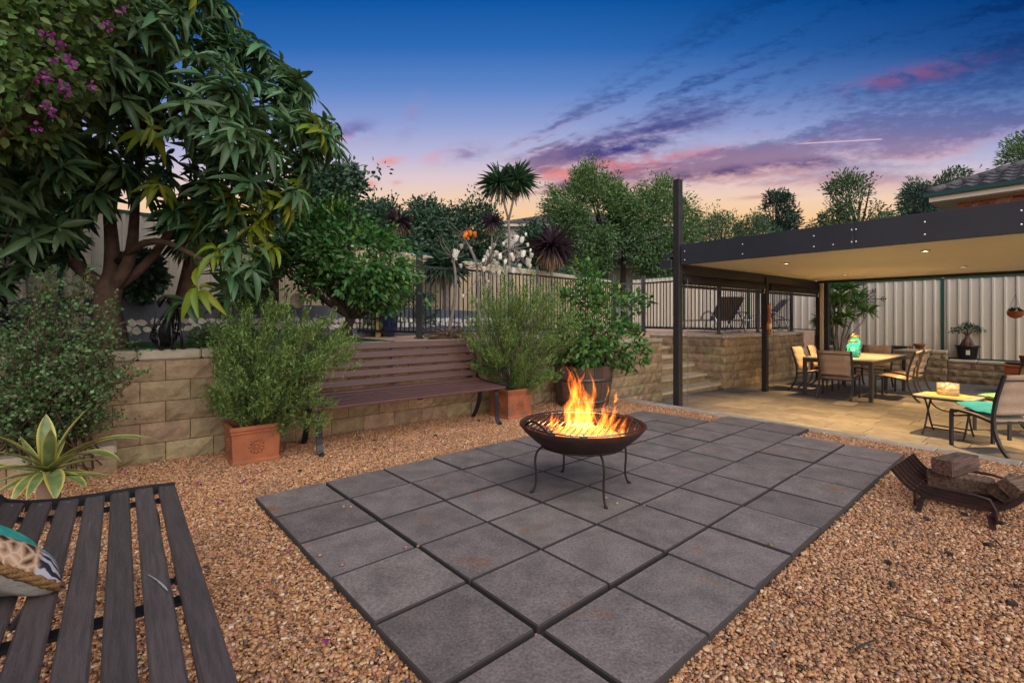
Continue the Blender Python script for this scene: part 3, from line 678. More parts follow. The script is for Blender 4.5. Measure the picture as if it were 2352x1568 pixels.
for v, z in [(-4.28, 2.24), (-4.28, 2.38), (-3.35, 2.24), (-3.35, 2.38), (-2.42, 2.24), (-2.42, 2.38), (-2.2, 2.24), (-2.0, 2.25), (-2.0, 2.40), (-1.955, 2.25), (-1.955, 2.40), (-1.3, 2.25), (-1.3, 2.39), (-.55, 2.25), (-.55, 2.39)]:
    put('screw', scm, fas[0 if v < -1.98 else 1], pgl(7.03, v, z), (0, R(-90), 0))
# rolled blinds under the side beam
for a, b_, t_ in ((7.2, 10.12, 'first'), (10.4, 13.0, 'second')):
    bl = thing('rolled_blind', 'dark rolled outdoor blind hanging under the side beam %s' % ('beside the tall front post' if t_ == 'first' else 'beside the hanging barometer'), 'blind', H(a, -4.42, 1.8), RZ)
    L = b_ - a
    MB().tube([(0, 0, .14), (L, 0, .14)], .075, 12).build('roll', 'blind', bl, True)
    MB().cbox((L / 2, 0, .03), (L, .03, .05), .006).build('bottom_bar', 'post_black', bl)
    MB().tube([(.02, -.08, .15), (.02, -.09, -.3), (.03, -.08, -1.96)], .006, 5).build('cord', 'bark_grey', bl)
    MB().tube([(L - .02, -.03, .16), (L, -.05, .08), (L - .03, -.05, .0)], .014, 5).build('clip', 'silver', bl)
# barometer on the post
ba = thing('barometer', 'orange varnished wooden barometer hanging on the second pergola post', 'barometer', H(10.19, -4.33, 1.2), RZ - PI / 2)
prof = [(.0, .62), (.05, .60), (.055, .54), (.035, .50), (.032, .32), (.04, .28), (.085, .22), (.095, .16), (.085, .10), (.045, .05), (.05, .02), (.0, -.02)]
mb = MB(); pol = [(x, z) for x, z in prof] + [(-x, z) for x, z in prof[-2:0:-1]]
k = len(pol); mb.add([(x, -.015, z) for x, z in pol] + [(x * .85, -.035, z) for x, z in pol] + [(x, .0, z) for x, z in pol],
                     [tuple(range(k, 2 * k))] + [(i, (i + 1) % k, k + (i + 1) % k, k + i) for i in range(k)] + [(2 * k + i, 2 * k + (i + 1) % k, (i + 1) % k, i) for i in range(k)])
mb.build('case', 'orange_wood', ba)
MB().lathe([(.06, 0), (.06, .01), (.05, .012)], 20).build('dial', 'dial', ba).matrix_local = Matrix.Translation((0, -.036, .16)) @ Matrix.Rotation(R(90), 4, 'X')
ba.location = H(10.25, -4.355, .98); ba.rotation_euler = (0, 0, RZ - PI / 2 + PI / 2)
ba.rotation_euler = (0, 0, RZ)

# recessed ceiling lights
for u, v, wh in ((8.15, -1.5, 'above the side table'), (11.2, -1.55, 'above the open floor beside the dining table'), (11.4, -3.35, 'above the dining table'), (8.3, -3.25, 'close to the tall front post'), (8.15, .5, 'past the teal cushioned chair'), (11.2, .5, 'over the timber box at the patio corner')):
    d = thing('downlight', 'round recessed downlight in the cream ceiling ' + wh, 'downlight', H(u, v, 2.178), 0, 'downlights in the patio ceiling')
    MB().torus((0, 0, .004), .048, .009, 20, 6).build('trim_ring', 'silver', d, True)
    MB().lathe([(.042, .004), (.042, .010)], 20).build('lens', 'lamp_lens', d)
    la = bpy.data.objects.new('bulb', bpy.data.lights.new('bulb', 'SPOT')); C.objects.link(la); la.parent = d; la.location = (0, 0, -.01)
    la.data.energy = 185; la.data.color = (1., .61, .23); la.data.spot_size = R(86); la.data.spot_blend = .75; la.data.shadow_soft_size = .04

# ------------------------------------------------------------------ brick house beyond the fence
ZE = 4.40; VL = -2.50; UH = 17.2
bh = thing('brick_house', 'red brick house with grey tiled roof beyond the cream fence', 'house', H(UH, VL, .8), RZ)
def hl(u, v, z): return (u - UH, -(v - VL), z - .8)
def hbox(name, u0, u1, v0, v1, z0, z1, m, ch=.004):
    a, b_ = hl(u0, v0, z0), hl(u1, v1, z1)
    return MB().cbox([(x + y) / 2 for x, y in zip(a, b_)], [abs(x - y) for x, y in zip(a, b_)], ch).build(name, m, bh)
wall_ = hbox('wall', UH + .008, UH + 8, VL, VL + 9, .8, ZE - .02, 'brick_mortar')
brm = MB().cbox((0, 0, 0), (.03, .236, .074), .004).mesh('brick', 'brick')
z = 1.95
k = 0
while z < ZE - .05:
    v = VL + .12 + (.125 if k % 2 else 0) - .125
    while v < VL + 2.6:
        if not (2.62 < z < 3.55): put('brick', brm, wall_, hl(UH + U(-.002, .002), max(v, VL + .12), z))
        v += .25
    z += .087; k += 1
hbox('eave_soffit', UH - .46, UH + 7, VL - .46, VL + 9, ZE - .02, ZE + .01, 'eave')
hbox('eave_board', UH - .50, UH - .46, VL - .50, VL + 9, ZE - .03, ZE + .17, 'eave')
hbox('gutter', UH - .60, UH - .50, VL - .60, VL + 9, ZE + .10, ZE + .20, 'gutter')
hbox('gutter', UH - .50, UH + 7, VL - .60, VL - .505, ZE + .10, ZE + .20, 'gutter')
hbox('eave_board', UH - .46, UH + 7, VL - .50, VL - .46, ZE - .03, ZE + .17, 'eave')
PT = math.tan(R(23)); e0 = (UH - .58, VL - .58)
def rf(a, b_, lift=0.): return hl(e0[0] + a, e0[1] + b_, ZE + .17 + min(a, b_) * PT + lift)
mb = MB(); A = 4.6
mb.add([hl(e0[0], e0[1], ZE + .16), hl(e0[0], e0[1] + 9.6, ZE + .16), hl(e0[0] + A, e0[1] + 9.6, ZE + .16 + A * PT), hl(e0[0] + A, e0[1] + A, ZE + .16 + A * PT), hl(e0[0] + 2 * A, e0[1], ZE + .16), hl(e0[0] + 2 * A, e0[1] + 9.6, ZE + .16)],
       [(0, 3, 2, 1), (0, 4, 3), (3, 4, 5, 2)])
roof = mb.build('roof', 'roof_tile', bh)
tm = MB(); n_ = 6
for i in range(n_ + 1):
    x = -.165 + .33 * i / n_; hgt = .055 * max(0, math.sin(PI * min(1, max(0, (i - 1.2) / 4)))) + .004
    tm.v += [(0, x, hgt + .03), (.38, x, hgt * .8 + .006), (0, x, .0)]
for i in range(n_): tm.f += [(3 * i, 3 * i + 1, 3 * i + 4, 3 * i + 3), (3 * i + 2, 3 * i, 3 * i + 3, 3 * i + 5)]
tmesh = tm.mesh('roof_tile', 'roof_tile')
for r_ in range(9):
    for c_ in range(17):
        a, b_ = .02 + .33 * r_, .15 + .33 * c_ + (.0)
        if b_ > a + .12 and b_ < 5.6:
            put('roof_tile', tmesh, roof, rf(a, b_, .012), Euler((0, -math.atan(PT), 0)))
hipm = MB().tube([(0, 0, 0), (.42, 0, 0)], .10, 8).mesh('ridge_cap', 'roof_tile', True)
for k in range(12):
    a = .05 + .28 * k; put('ridge_cap', hipm, roof, rf(a, a, .04 + .008), Euler((0, -math.atan(PT / 1.414), R(-45))))

# ------------------------------------------------------------------ far grey-roofed houses behind the trees
def far_house(label, ax, rx, eave_y, apex_y, d, wall_h, deep, rows, hipL=True):
    p0 = P(ax, eave_y, d); p1 = P(rx, eave_y, d); za = P(0, apex_y, d).z
    t = thing('far_house', label, 'house', (p0.x, p0.y, .8)); L = p1.x - p0.x; ze = p0.z - .8; zr = za - .8
    MB().box((L / 2, deep / 2, (ze - .15) / 2), (L - 1., deep - 1., ze - .15)).build('wall', 'wall_pale', t)
    MB().box((L / 2, deep / 2, ze - .07), (L - .1, deep - .1, .14)).build('eave_board', 'eave', t)
    hi = deep / 2
    for k in range(rows):
        a, b_ = k / rows, (k + 1) / rows + .01
        def at(f_, lift): return (hi * f_ if hipL else 0, hi * f_, ze + (zr - ze) * f_ + lift)
        x0, y0, z0 = at(a, .03); x1, y1, z1 = at(b_, .0)
        m0 = MB(); m0.add([(x0, y0, z0 - .04), (L - x0, y0, z0 - .04), (x0, y0, z0), (L - x0, y0, z0), (L - x1, y1, z1), (x1, y1, z1)], [(0, 1, 3, 2), (2, 3, 4, 5)])
        m0.add([(x0, y0, z0), (x1, y1, z1), (x1, deep - y1, z1), (x0, deep - y0, z0)], [(0, 3, 2, 1)][::1])
        m0.add([(L - x0, y0, z0), (L - x1, y1, z1), (L - x1, deep - y1, z1), (L - x0, deep - y0, z0)], [(0, 1, 2, 3)])
        m0.build('tile_course', 'roof_far', t)
    return t
far_house('distant house with a broad grey tiled hip roof behind the hedge', 1135, 1560, 512, 430, 24, 3, 10., 22)
far_house('low pale house glimpsed between the trunks of the bushy green tree', 1385, 1650, 607, 560, 23, 3, 5, 10)
# ------------------------------------------------------------------ foliage helpers
def tmpl(ys, ws, droop, fold):
    v = []; f = []; c = []; l = []; r = []
    for y, w_ in zip(ys, ws):
        c.append(len(v)); v.append((0, y, -droop * y * y))
        if w_ > 0:
            l.append(len(v)); v.append((-w_ / 2, y, -droop * y * y + fold * w_)); r.append(len(v)); v.append((w_ / 2, y, -droop * y * y + fold * w_))
        else: l.append(c[-1]); r.append(c[-1])
    for i in range(len(ys) - 1):
        for a, sgn in ((l, 1), (r, -1)):
            q = [c[i], c[i + 1], a[i + 1], a[i]]; q = [x for k, x in enumerate(q) if x not in q[:k]]
            if len(q) > 2: f.append(q if sgn > 0 else q[::-1])
    return np.array(v, float), f
T_LANCE = tmpl([0, .2, .5, .8, 1], [0, .72, 1, .55, 0], .28, .12)
T_OVAL = tmpl([0, .25, .6, 1], [0, .85, 1, 0], .15, .12)
T_SIMPLE = tmpl([0, .5, 1], [0, 1, 0], .1, .12)
T_ROUND = tmpl([0, .3, .75, 1], [0, 1, .9, 0], .05, .05)
T_SWORD = tmpl([0, .3, .7, 1], [.6, 1, .8, 0], .22, .1)
T_NEEDLE = (np.array([(-.5, 0, 0), (.5, 0, 0), (.35, .7, -.02), (0, 1, -.05), (-.35, .7, -.02)]), [[0, 1, 2, 3, 4]])
def norm(a): return a / np.maximum(np.linalg.norm(a, axis=1, keepdims=True), 1e-9)
def leafmesh(name, pos, d, n, L, W, T, m):
    tv, tf = T; N = len(pos)
    y = norm(d); x = norm(np.cross(y, n)); z = np.cross(x, y)
    L = np.broadcast_to(L, (N,))[:, None, None]; W = np.broadcast_to(W, (N,))[:, None, None]
    V = pos[:, None, :] + x[:, None, :] * (tv[None, :, 0:1] * W) + y[:, None, :] * (tv[None, :, 1:2] * L) + z[:, None, :] * (tv[None, :, 2:3] * L)
    k = len(tv); me = bpy.data.meshes.new(name); me.vertices.add(N * k); me.vertices.foreach_set('co', V.astype(np.float32).ravel())
    lt = np.array([len(f) for f in tf]); li = np.concatenate([np.array(f) for f in tf])
    loops = (np.arange(N)[:, None] * k + li[None, :]).ravel(); tot = np.tile(lt, N); st_ = np.concatenate([[0], np.cumsum(tot)[:-1]])
    me.loops.add(len(loops)); me.loops.foreach_set('vertex_index', loops.astype(np.int32))
    me.polygons.add(len(tot)); me.polygons.foreach_set('loop_start', st_.astype(np.int32)); me.polygons.foreach_set('loop_total', tot.astype(np.int32))
    me.polygons.foreach_set('use_smooth', np.ones(len(tot), bool)); me.materials.append(MATS[m]); me.update(calc_edges=True); me.validate(); return me
def inpoly(x, y, poly):
    ins = np.zeros(len(x), bool); k = len(poly)
    for i in range(k):
        (x1, y1), (x2, y2) = poly[i], poly[(i + 1) % k]
        ins ^= ((y1 > y) != (y2 > y)) & (x < (x2 - x1) * (y - y1) / ((y2 - y1) or 1e-9) + x1)
    return ins
def edged(x, y, poly):
    d = np.full(len(x), 1e9); k = len(poly)
    for i in range(k):
        a = np.array(poly[i], float); b_ = np.array(poly[(i + 1) % k], float); ab = b_ - a
        t_ = np.clip(((x - a[0]) * ab[0] + (y - a[1]) * ab[1]) / max(ab @ ab, 1e-9), 0, 1)
        d = np.minimum(d, np.hypot(x - a[0] - t_ * ab[0], y - a[1] - t_ * ab[1]))
    return d
def crown_pts(poly, d0, T, n, shell=.45, lump=None):
    """n points in a rounded volume whose outline was read off the photograph; T is half its thickness in metres"""
    P_ = np.array(poly, float); lo, hi = P_.min(0), P_.max(0); xs = []; ys = []
    cen = None
    if lump:
        cx_ = rng.uniform(lo[0], hi[0], 40 * lump[0]); cy_ = rng.uniform(lo[1], hi[1], 40 * lump[0]); k = inpoly(cx_, cy_, poly); cen = np.stack([cx_[k], cy_[k]], 1)[:lump[0]]; cr_ = lump[1] * min(hi - lo) * rng.uniform(.6, 1.35, len(cen))
    while sum(len(a) for a in xs) < n:
        x = rng.uniform(lo[0], hi[0], 4 * n); y = rng.uniform(lo[1], hi[1], 4 * n); k = inpoly(x, y, poly)
        if cen is not None: k &= (np.hypot(x[:, None] - cen[None, :, 0], y[:, None] - cen[None, :, 1]) < cr_[None, :]).any(1)
        xs.append(x[k]); ys.append(y[k])
    x = np.concatenate(xs)[:n]; y = np.concatenate(ys)[:n]
    e = edged(x, y, poly); e = np.clip(e / max(e.max(), 1e-6), 0, 1); half = T * np.sqrt(1 - (1 - e) ** 2)
    w_ = rng.uniform(-1, 1, n); w_ = np.sign(w_) * np.abs(w_) ** shell
    d = d0 + half * w_
    p = np.stack([(x - CX) / F * d, d, HC - (y - CY) / F * d], 1)
    c = p.mean(0); return p, norm(p - c)
def rnd3(n): return norm(rng.normal(size=(n, 3)))
def clump(pts, out, k, r, up=.5):
    """k leaves round every clump centre: positions, directions, normals"""
    n = len(pts) * k; c = np.repeat(pts, k, 0); o = np.repeat(out, k, 0); q = rnd3(n) * (rng.random((n, 1)) ** .5)
    pos = c + q * r; d = norm(q + o * .7 + rnd3(n) * .5); nn = norm(o + np.array([0, 0, 1.]) * up + rnd3(n) * .6); return pos, d, nn
def limbs(mb, base, pts, r0, r1=.008, n=5, sag=.1, mid=.5):
    base = Vector(base)
    for p in pts:
        p = Vector(p); d = p - base; m1 = base + d * mid + Vector((U(-1, 1), U(-1, 1), U(.0, 1))) * d.length * sag
        q = bez(base, m1, p, n=n); k = len(q); mb.tube(q, [r0 + (r1 - r0) * i / (k - 1) for i in range(k)], 5)
def bush(name, label, cat, base, poly, d0, T, nclump, kleaf, r, L, W, tm_, m, group=None, trunk=None, bark='bark_dark', up=.5, nl=14, lit=None, flit=.2, part='crown', shell=.45, singles=0, lump=None):
    base = Vector(base); t = thing(name, label, cat, base, 0, group); b_ = np.array(base)
    pts, out = crown_pts(poly, d0, T, nclump, shell, lump)
    if lump: pts = pts + out * (np.abs(rng.normal(0, 1, (len(pts), 1))) ** 1.5 * T * .085)
    pos, d, nn = clump(pts, out, kleaf, r, up); N = len(pos)
    Ls = L * rng.uniform(.7, 1.25, N); Ws = W * rng.uniform(.75, 1.2, N)
    if singles:                                                       # the leaves that show largest are pieces of their own
        fr = np.argsort(pos[:, 1] + rng.random(N) * .5)[:singles]
        k0 = [leafmesh('leaf', np.zeros((1, 3)), np.array([[0, 1., 0]]), np.array([[0, 0, 1.]]), 1., W / L * s_, tm_, m) for s_ in (.85, 1., 1.15)]
        for i in fr:
            y = Vector(d[i]).normalized(); x = y.cross(Vector(nn[i])).normalized(); z_ = x.cross(y)
            o = put('leaf', k0[i % 3], t); o.matrix_local = Matrix.Translation(Vector(pos[i] - b_)) @ Matrix((x, y, z_)).transposed().to_4x4() @ Matrix.Scale(Ls[i], 4)
        keep = np.ones(N, bool); keep[fr] = False; pos, d, nn, Ls, Ws = pos[keep], d[keep], nn[keep], Ls[keep], Ws[keep]; N = len(pos)
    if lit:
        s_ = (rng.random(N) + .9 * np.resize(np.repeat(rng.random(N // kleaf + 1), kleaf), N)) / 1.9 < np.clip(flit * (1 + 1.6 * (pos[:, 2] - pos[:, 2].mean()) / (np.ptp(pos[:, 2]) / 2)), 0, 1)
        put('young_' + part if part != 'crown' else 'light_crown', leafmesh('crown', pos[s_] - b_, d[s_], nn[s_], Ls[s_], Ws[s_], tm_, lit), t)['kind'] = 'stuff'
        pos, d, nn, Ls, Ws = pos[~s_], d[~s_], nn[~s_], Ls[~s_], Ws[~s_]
    put(part, leafmesh(part, pos - b_, d, nn, Ls, Ws, tm_, m), t)['kind'] = 'stuff'
    mb = MB()
    if trunk is None: trunk = ([(0, 0, 0), (0, 0, .3)], .03, .02)
    path, ra, rb = trunk; path = [base + Vector(p) for p in path]; k = len(path)
    mb.tube(path, [ra + (rb - ra) * i / (k - 1) for i in range(k)], 8)
    limbs(mb, path[-1], [pts[i] for i in rng.choice(len(pts), min(nl, len(pts)), False)], rb * .7, max(.003, rb * .12))
    mb.build('trunk', bark, t, True, True); return t

# ------------------------------------------------------------------ broad-leaved fruit tree on the left
mb_ = P(250, 760, 5.0); mb_.z = .98
mango = thing('mango_tree', 'large tree with long drooping glossy leaves and a forked brown trunk', 'tree', mb_)
poly = [(-260, -260), (450, -260), (528, -20), (565, 70), (640, 125), (700, 185), (690, 250), (772, 285), (775, 325), (715, 335), (705, 420), (655, 470), (600, 520), (545, 500), (470, 520),
        (400, 490), (330, 455), (270, 430), (205, 500), (150, 590), (60, 620), (-50, 690), (-260, 690)]
wp, wo_ = crown_pts(poly, 4.75, 1.25, 1120, .6)
p2, o2 = crown_pts([(400, 560), (520, 540), (640, 570), (600, 640), (540, 680), (470, 720), (410, 680)], 4.5, .35, 15, .6)
wp = np.concatenate([wp, p2]); wo_ = np.concatenate([wo_, o2])
# the boundary carries drooping whorls too
bx = np.array(poly[3:16], float)
ext = []
for a, b_ in zip(bx[:-1], bx[1:]):
    for f_ in np.linspace(0, 1, 5)[:-1]: q_ = a + (b_ - a) * f_; ext.append(P(q_[0] - 14, q_[1] + 6, 4.7 + U(-.35, .35)))
wp = np.concatenate([wp, np.array(ext)]); wo_ = np.concatenate([wo_, norm(np.array(ext) - wp.mean(0))])
K = 11; N = len(wp) * K; c = np.repeat(wp, K, 0); o = np.repeat(wo_, K, 0)
ang = np.tile(np.arange(K) * 2.4, len(wp)) + np.repeat(rng.uniform(0, 6, len(wp)), K)
tilt = rng.normal(0, .25, (len(wp), 2)); ax = norm(np.concatenate([tilt, np.full((len(wp), 1), .8)], 1) + wo_ * .55); ax = np.repeat(ax, K, 0)
e1 = norm(np.cross(ax, np.tile([[.3, .9, .1]], (N, 1)))); e2 = np.cross(ax, e1)
el_ = rng.uniform(-.35, .55, (N, 1))
d = norm((e1 * np.cos(ang)[:, None] + e2 * np.sin(ang)[:, None]) + ax * el_ - np.array([0, 0, .22])); nn = norm(ax + rnd3(N) * .25)
Lm = np.clip(rng.lognormal(-1.66, .22, N), .09, .27); Wm = Lm * rng.uniform(.22, .29, N); pos = c + ax * rng.uniform(-.04, .03, (N, 1))
b_ = np.array(mb_)
fr = np.argsort(pos[:, 1] + .9 * rng.random(N))[:300]
lm = [leafmesh('leaf', np.zeros((1, 3)), np.array([[0, 1., 0]]), np.array([[0, 0, 1.]]), 1., w_, T_LANCE, 'leaf_mango') for w_ in (.23, .26, .29)]
for i in fr:
    y = Vector(d[i]).normalized(); x = y.cross(Vector(nn[i])).normalized(); z_ = x.cross(y)
    ob = put('leaf', lm[i % 3], mango); ob.matrix_local = Matrix.Translation(Vector(pos[i] - b_)) @ Matrix((x, y, z_)).transposed().to_4x4() @ Matrix.Scale(Lm[i], 4)
keep = np.ones(N, bool); keep[fr] = False
yg = keep & (np.repeat(rng.random(len(wp)) < np.where((wp[:, 0] > -3.2) & (wp[:, 2] < 2.6), .26, .03), K))
hf = rng.random(N) < .5; T_DROOP = tmpl([0, .18, .42, .68, .88, 1], [0, .7, 1, .85, .45, 0], .62, .14); T_FLAT = tmpl([0, .22, .5, .8, 1], [0, .8, 1, .6, 0], .10, .06)
for nm, k_, m_, T_ in (('crown', keep & ~yg & hf, 'leaf_mango', T_DROOP), ('inner_crown', keep & ~yg & ~hf, 'leaf_mango', T_FLAT), ('young_leaves', yg, 'leaf_mango_young', T_DROOP)):
    put(nm, leafmesh(nm, pos[k_] - b_, d[k_], nn[k_], Lm[k_], Wm[k_], T_, m_), mango)['kind'] = 'stuff'
mb = MB()
tr_ = [mb_ + Vector(p) for p in ((.02, 0, -.03), (.02, 0, .2), (-.02, 0, .45), (.0, 0, .62), (.03, .02, .78))]
mb.tube(tr_, [.165, .135, .115, .12, .09], 12)
fk = tr_[3]
for pth, r0 in (([fk, fk + Vector((.05, .05, .4)), fk + Vector((-.02, 0, .85)), P(230, 300, 4.9)], .085), ([fk, fk + Vector((-.35, -.05, .25)), fk + Vector((-.6, -.1, .55)), P(70, 350, 4.6)], .075),
                ([fk, fk + Vector((.26, -.06, .18)), fk + Vector((.36, -.05, .42)), fk + Vector((.2, 0, .75)), P(330, 300, 4.5)], .075), ([fk, fk + Vector((.5, .2, .35)), P(420, 430, 5.0)], .06),
                ([fk + Vector((.1, 0, .3)), P(350, 520, 4.7), P(400, 545, 4.6), P(450, 610, 4.5), P(520, 610, 4.5)], .04)):
    q = bez(*pth, n=9); mb.tube(q, [r0 * (1 - .07 * i) for i in range(10)], 8)
lt = [P(230, 300, 4.9), P(70, 350, 4.6), P(330, 300, 4.5), P(420, 430, 5.0)]
for i in rng.choice(len(wp), 90, False):
    p = Vector(wp[i]); s_ = min(lt, key=lambda q_: (q_ - p).length); limbs(mb, s_, [p], .024, .006, 5, .08)
mb.build('trunk', 'bark', mango, True, True)

# ------------------------------------------------------------------ bougainvillea hanging in from the left
bb = Vector((-4.1, 2.7, -.05))
poly = [(-250, -200), (255, -200), (290, 5), (235, 75), (205, 190), (150, 255), (95, 318), (10, 330), (-250, 360)]
bg_ = bush('bougainvillea', 'bougainvillea vine with small light leaves and magenta flowers in front of the big tree', 'vine', bb, poly, 3.1, .55, 1500, 7, .10, .058, .036, T_OVAL, 'leaf_boug',
           trunk=([(0, 0, 0), (.1, .1, .9), (.35, .2, 1.7), (.75, .3, 2.3)], .06, .03), bark='bark', nl=60, shell=.7)
for zx, zy in [(755, 70), (670, 165), (285, 220), (350, 240), (375, 290), (330, 365), (430, 370), (445, 395), (300, 470), (265, 500), (390, 530), (405, 570), (285, 655), (340, 705), (220, 790), (560, 530)]:
    n = 12; p = np.array(P(zx * .3696, zy * .3696, 2.62 + U(-.06, .08))); q = rnd3(n)
    put('flower', leafmesh('flower', p + q * .014 - np.array(bb), norm(q + rnd3(n) * .5), rnd3(n), .020, .016, T_OVAL, 'flower_magenta'), bg_)

# ------------------------------------------------------------------ small round-leaved bush over the left wall
jb = Vector((-3.75, 3.95, -.05)); jt = thing('jade_bush', 'sprawling bush of tiny round leaves on reddish stems spilling over the block wall', 'shrub', jb); js = np.array(jb)
jp = [(-140, 690), (30, 700), (80, 640), (125, 610), (150, 690), (205, 620), (225, 690), (270, 700), (290, 770), (375, 850), (330, 880), (290, 960), (190, 975), (130, 1040), (60, 1075), (-140, 1080)]
nb = 170; tips, _ = crown_pts(jp, 3.85, .5, nb, .4); mbj = MB(); jpos = []; jdir = []
for q_ in tips:
    st0 = jb + Vector((U(-.5, .35), U(-.15, .15), U(.05, .55))); tp = Vector(q_); pth = bez(st0, (st0 + tp) / 2 + Vector((U(-.1, .1), U(-.1, .1), U(.05, .3))), tp, n=9)
    mbj.tube(pth, [.008 - .0006 * i for i in range(10)], 4)
    for i in range(3, 10):
        for k in range(4 if i < 9 else 3):
            side = Vector((U(-1, 1), U(-1, 1), U(-.4, 1))).normalized(); L = U(.05, .14); e_ = pth[i] + side * L
            if k < 2: mbj.tube([pth[i], e_], [.003, .002], 4)
            for f_ in np.linspace(.25, 1, 6): jpos.append(pth[i] + side * (L * f_)); jdir.append(side)
jpos = np.array([tuple(p) for p in jpos]); jdir = np.array([tuple(p) for p in jdir]); n = len(jpos)
put('foliage', leafmesh('foliage', jpos + rng.normal(0, .006, (n, 3)) - js, norm(jdir * .5 + rnd3(n)), rnd3(n) + [0, -.2, .9], rng.uniform(.015, .028, n), rng.uniform(.014, .024, n), T_ROUND, 'leaf_jade'), jt)['kind'] = 'stuff'
mbj.build('stems', 'bark', jt, True, True)

# ------------------------------------------------------------------ feathery shrubs for the terracotta pots
def feather(label, base, poly, d0, T, ns, ks=16, group='feathery shrubs in square terracotta pots'):
    base = Vector(base); t = thing('feathery_shrub', label, 'shrub', base, 0, group); bs = np.array(base)
    nb = 150; tips, _ = crown_pts(poly, d0, T, nb, .35); fr_ = rng.random(ns) ** .6 * .72 + .30; bi = rng.integers(0, nb, ns)
    arch = np.array([0, 0, .22]) * (4 * fr_ * (1 - fr_))[:, None] * np.linalg.norm(tips[bi] - bs, axis=1)[:, None]
    pts = bs + (tips[bi] - bs) * fr_[:, None] + arch * rng.uniform(.2, 1, nb)[bi][:, None] + rng.normal(0, .028, (ns, 3)); out = norm(pts - bs)
    ax = norm((pts - bs) * .5 + out * .6 + np.array([0, 0, .45]) + rnd3(ns) * .55); L = rng.uniform(.10, .2, ns)
    n = ns * ks; f_ = np.tile(np.linspace(.05, 1, ks), ns)[:, None]; A = np.repeat(ax, ks, 0); pos = np.repeat(pts, ks, 0) + A * np.repeat(L, ks)[:, None] * (f_ - .6)
    d = norm(A * .9 + rnd3(n) * .75); nn = rnd3(n) + np.array([0, 0, .8]); Ls = rng.uniform(.022, .042, n); Ws = Ls * .30
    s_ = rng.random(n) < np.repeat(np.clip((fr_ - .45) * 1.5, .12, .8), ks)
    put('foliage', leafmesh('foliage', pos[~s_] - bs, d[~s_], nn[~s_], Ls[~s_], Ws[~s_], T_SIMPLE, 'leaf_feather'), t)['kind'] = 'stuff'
    put('young_foliage', leafmesh('young_foliage', pos[s_] - bs, d[s_], nn[s_], Ls[s_], Ws[s_], T_SIMPLE, 'leaf_feather_lit'), t)['kind'] = 'stuff'  # lighter copy of the leaf colour, outer sprigs painted as if lit
    mb = MB()
    for i in range(9):
        a = base + Vector((U(-.06, .06), U(-.06, .06), 0)); mb.tube(bez(a, a + Vector((U(-.1, .1), U(-.1, .1), .3)), Vector(pts[rng.integers(ns)]), n=5), [.012, .011, .010, .008, .006, .004], 5)
    limbs(mb, base + Vector((0, 0, .1)), [pts[i] for i in rng.choice(ns, 90, False)], .006, .002, 5, .08)
    mb.build('stems', 'stem_brown', t, True, True); return t
pl0 = H(.98, -5.19, .28); pl1 = H(4.17, -5.18, .30)
feather('feathery green shrub in the terracotta pot by the left end of the bench', pl0, [(478, 760), (500, 715), (560, 672), (600, 700), (640, 682), (700, 698), (760, 712), (822, 780), (815, 850), (780, 880), (782, 925), (760, 955), (740, 1025), (690, 1020), (640, 985), (590, 970), (530, 985), (500, 940), (435, 905), (495, 870), (480, 820)], 4.55, .5, 2700)
feather('feathery green shrub in the terracotta pot between the bench and the barrel', pl1, [(1048, 810), (1072, 745), (1080, 685), (1145, 628), (1230, 630), (1300, 648), (1335, 720), (1330, 800), (1300, 855), (1250, 895), (1190, 890), (1130, 880), (1080, 840), (1040, 835)], 6.6, .6, 3000, 14)

# ------------------------------------------------------------------ citrus in the barrel, citrus tree on the terrace
bc = H(5.57, -5.14, .5)
bush('citrus_shrub', 'glossy citrus bush growing in the half wine barrel', 'shrub', bc,
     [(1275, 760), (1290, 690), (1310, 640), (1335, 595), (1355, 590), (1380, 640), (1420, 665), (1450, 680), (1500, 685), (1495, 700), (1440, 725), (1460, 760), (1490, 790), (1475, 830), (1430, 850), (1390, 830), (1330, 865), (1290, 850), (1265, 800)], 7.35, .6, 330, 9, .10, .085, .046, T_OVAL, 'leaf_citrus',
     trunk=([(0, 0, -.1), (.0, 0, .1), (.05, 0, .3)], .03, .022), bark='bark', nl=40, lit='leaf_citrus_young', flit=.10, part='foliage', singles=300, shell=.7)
ct = P(800, 770, 6.6); ct.z = .95
bush('citrus_tree', 'dark glossy citrus tree with a low trunk behind the bench wall', 'tree', ct,
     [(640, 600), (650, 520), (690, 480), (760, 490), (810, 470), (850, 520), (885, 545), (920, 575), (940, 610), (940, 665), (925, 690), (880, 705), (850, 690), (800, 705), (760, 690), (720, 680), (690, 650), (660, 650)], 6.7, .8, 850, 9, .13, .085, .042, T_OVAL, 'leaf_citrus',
     trunk=([(0, 0, 0), (-.02, 0, .2), (.03, 0, .36)], .075, .06), bark='bark_dark', nl=30, lit='leaf_citrus_young', flit=.10, shell=.6, lump=(19, .15))

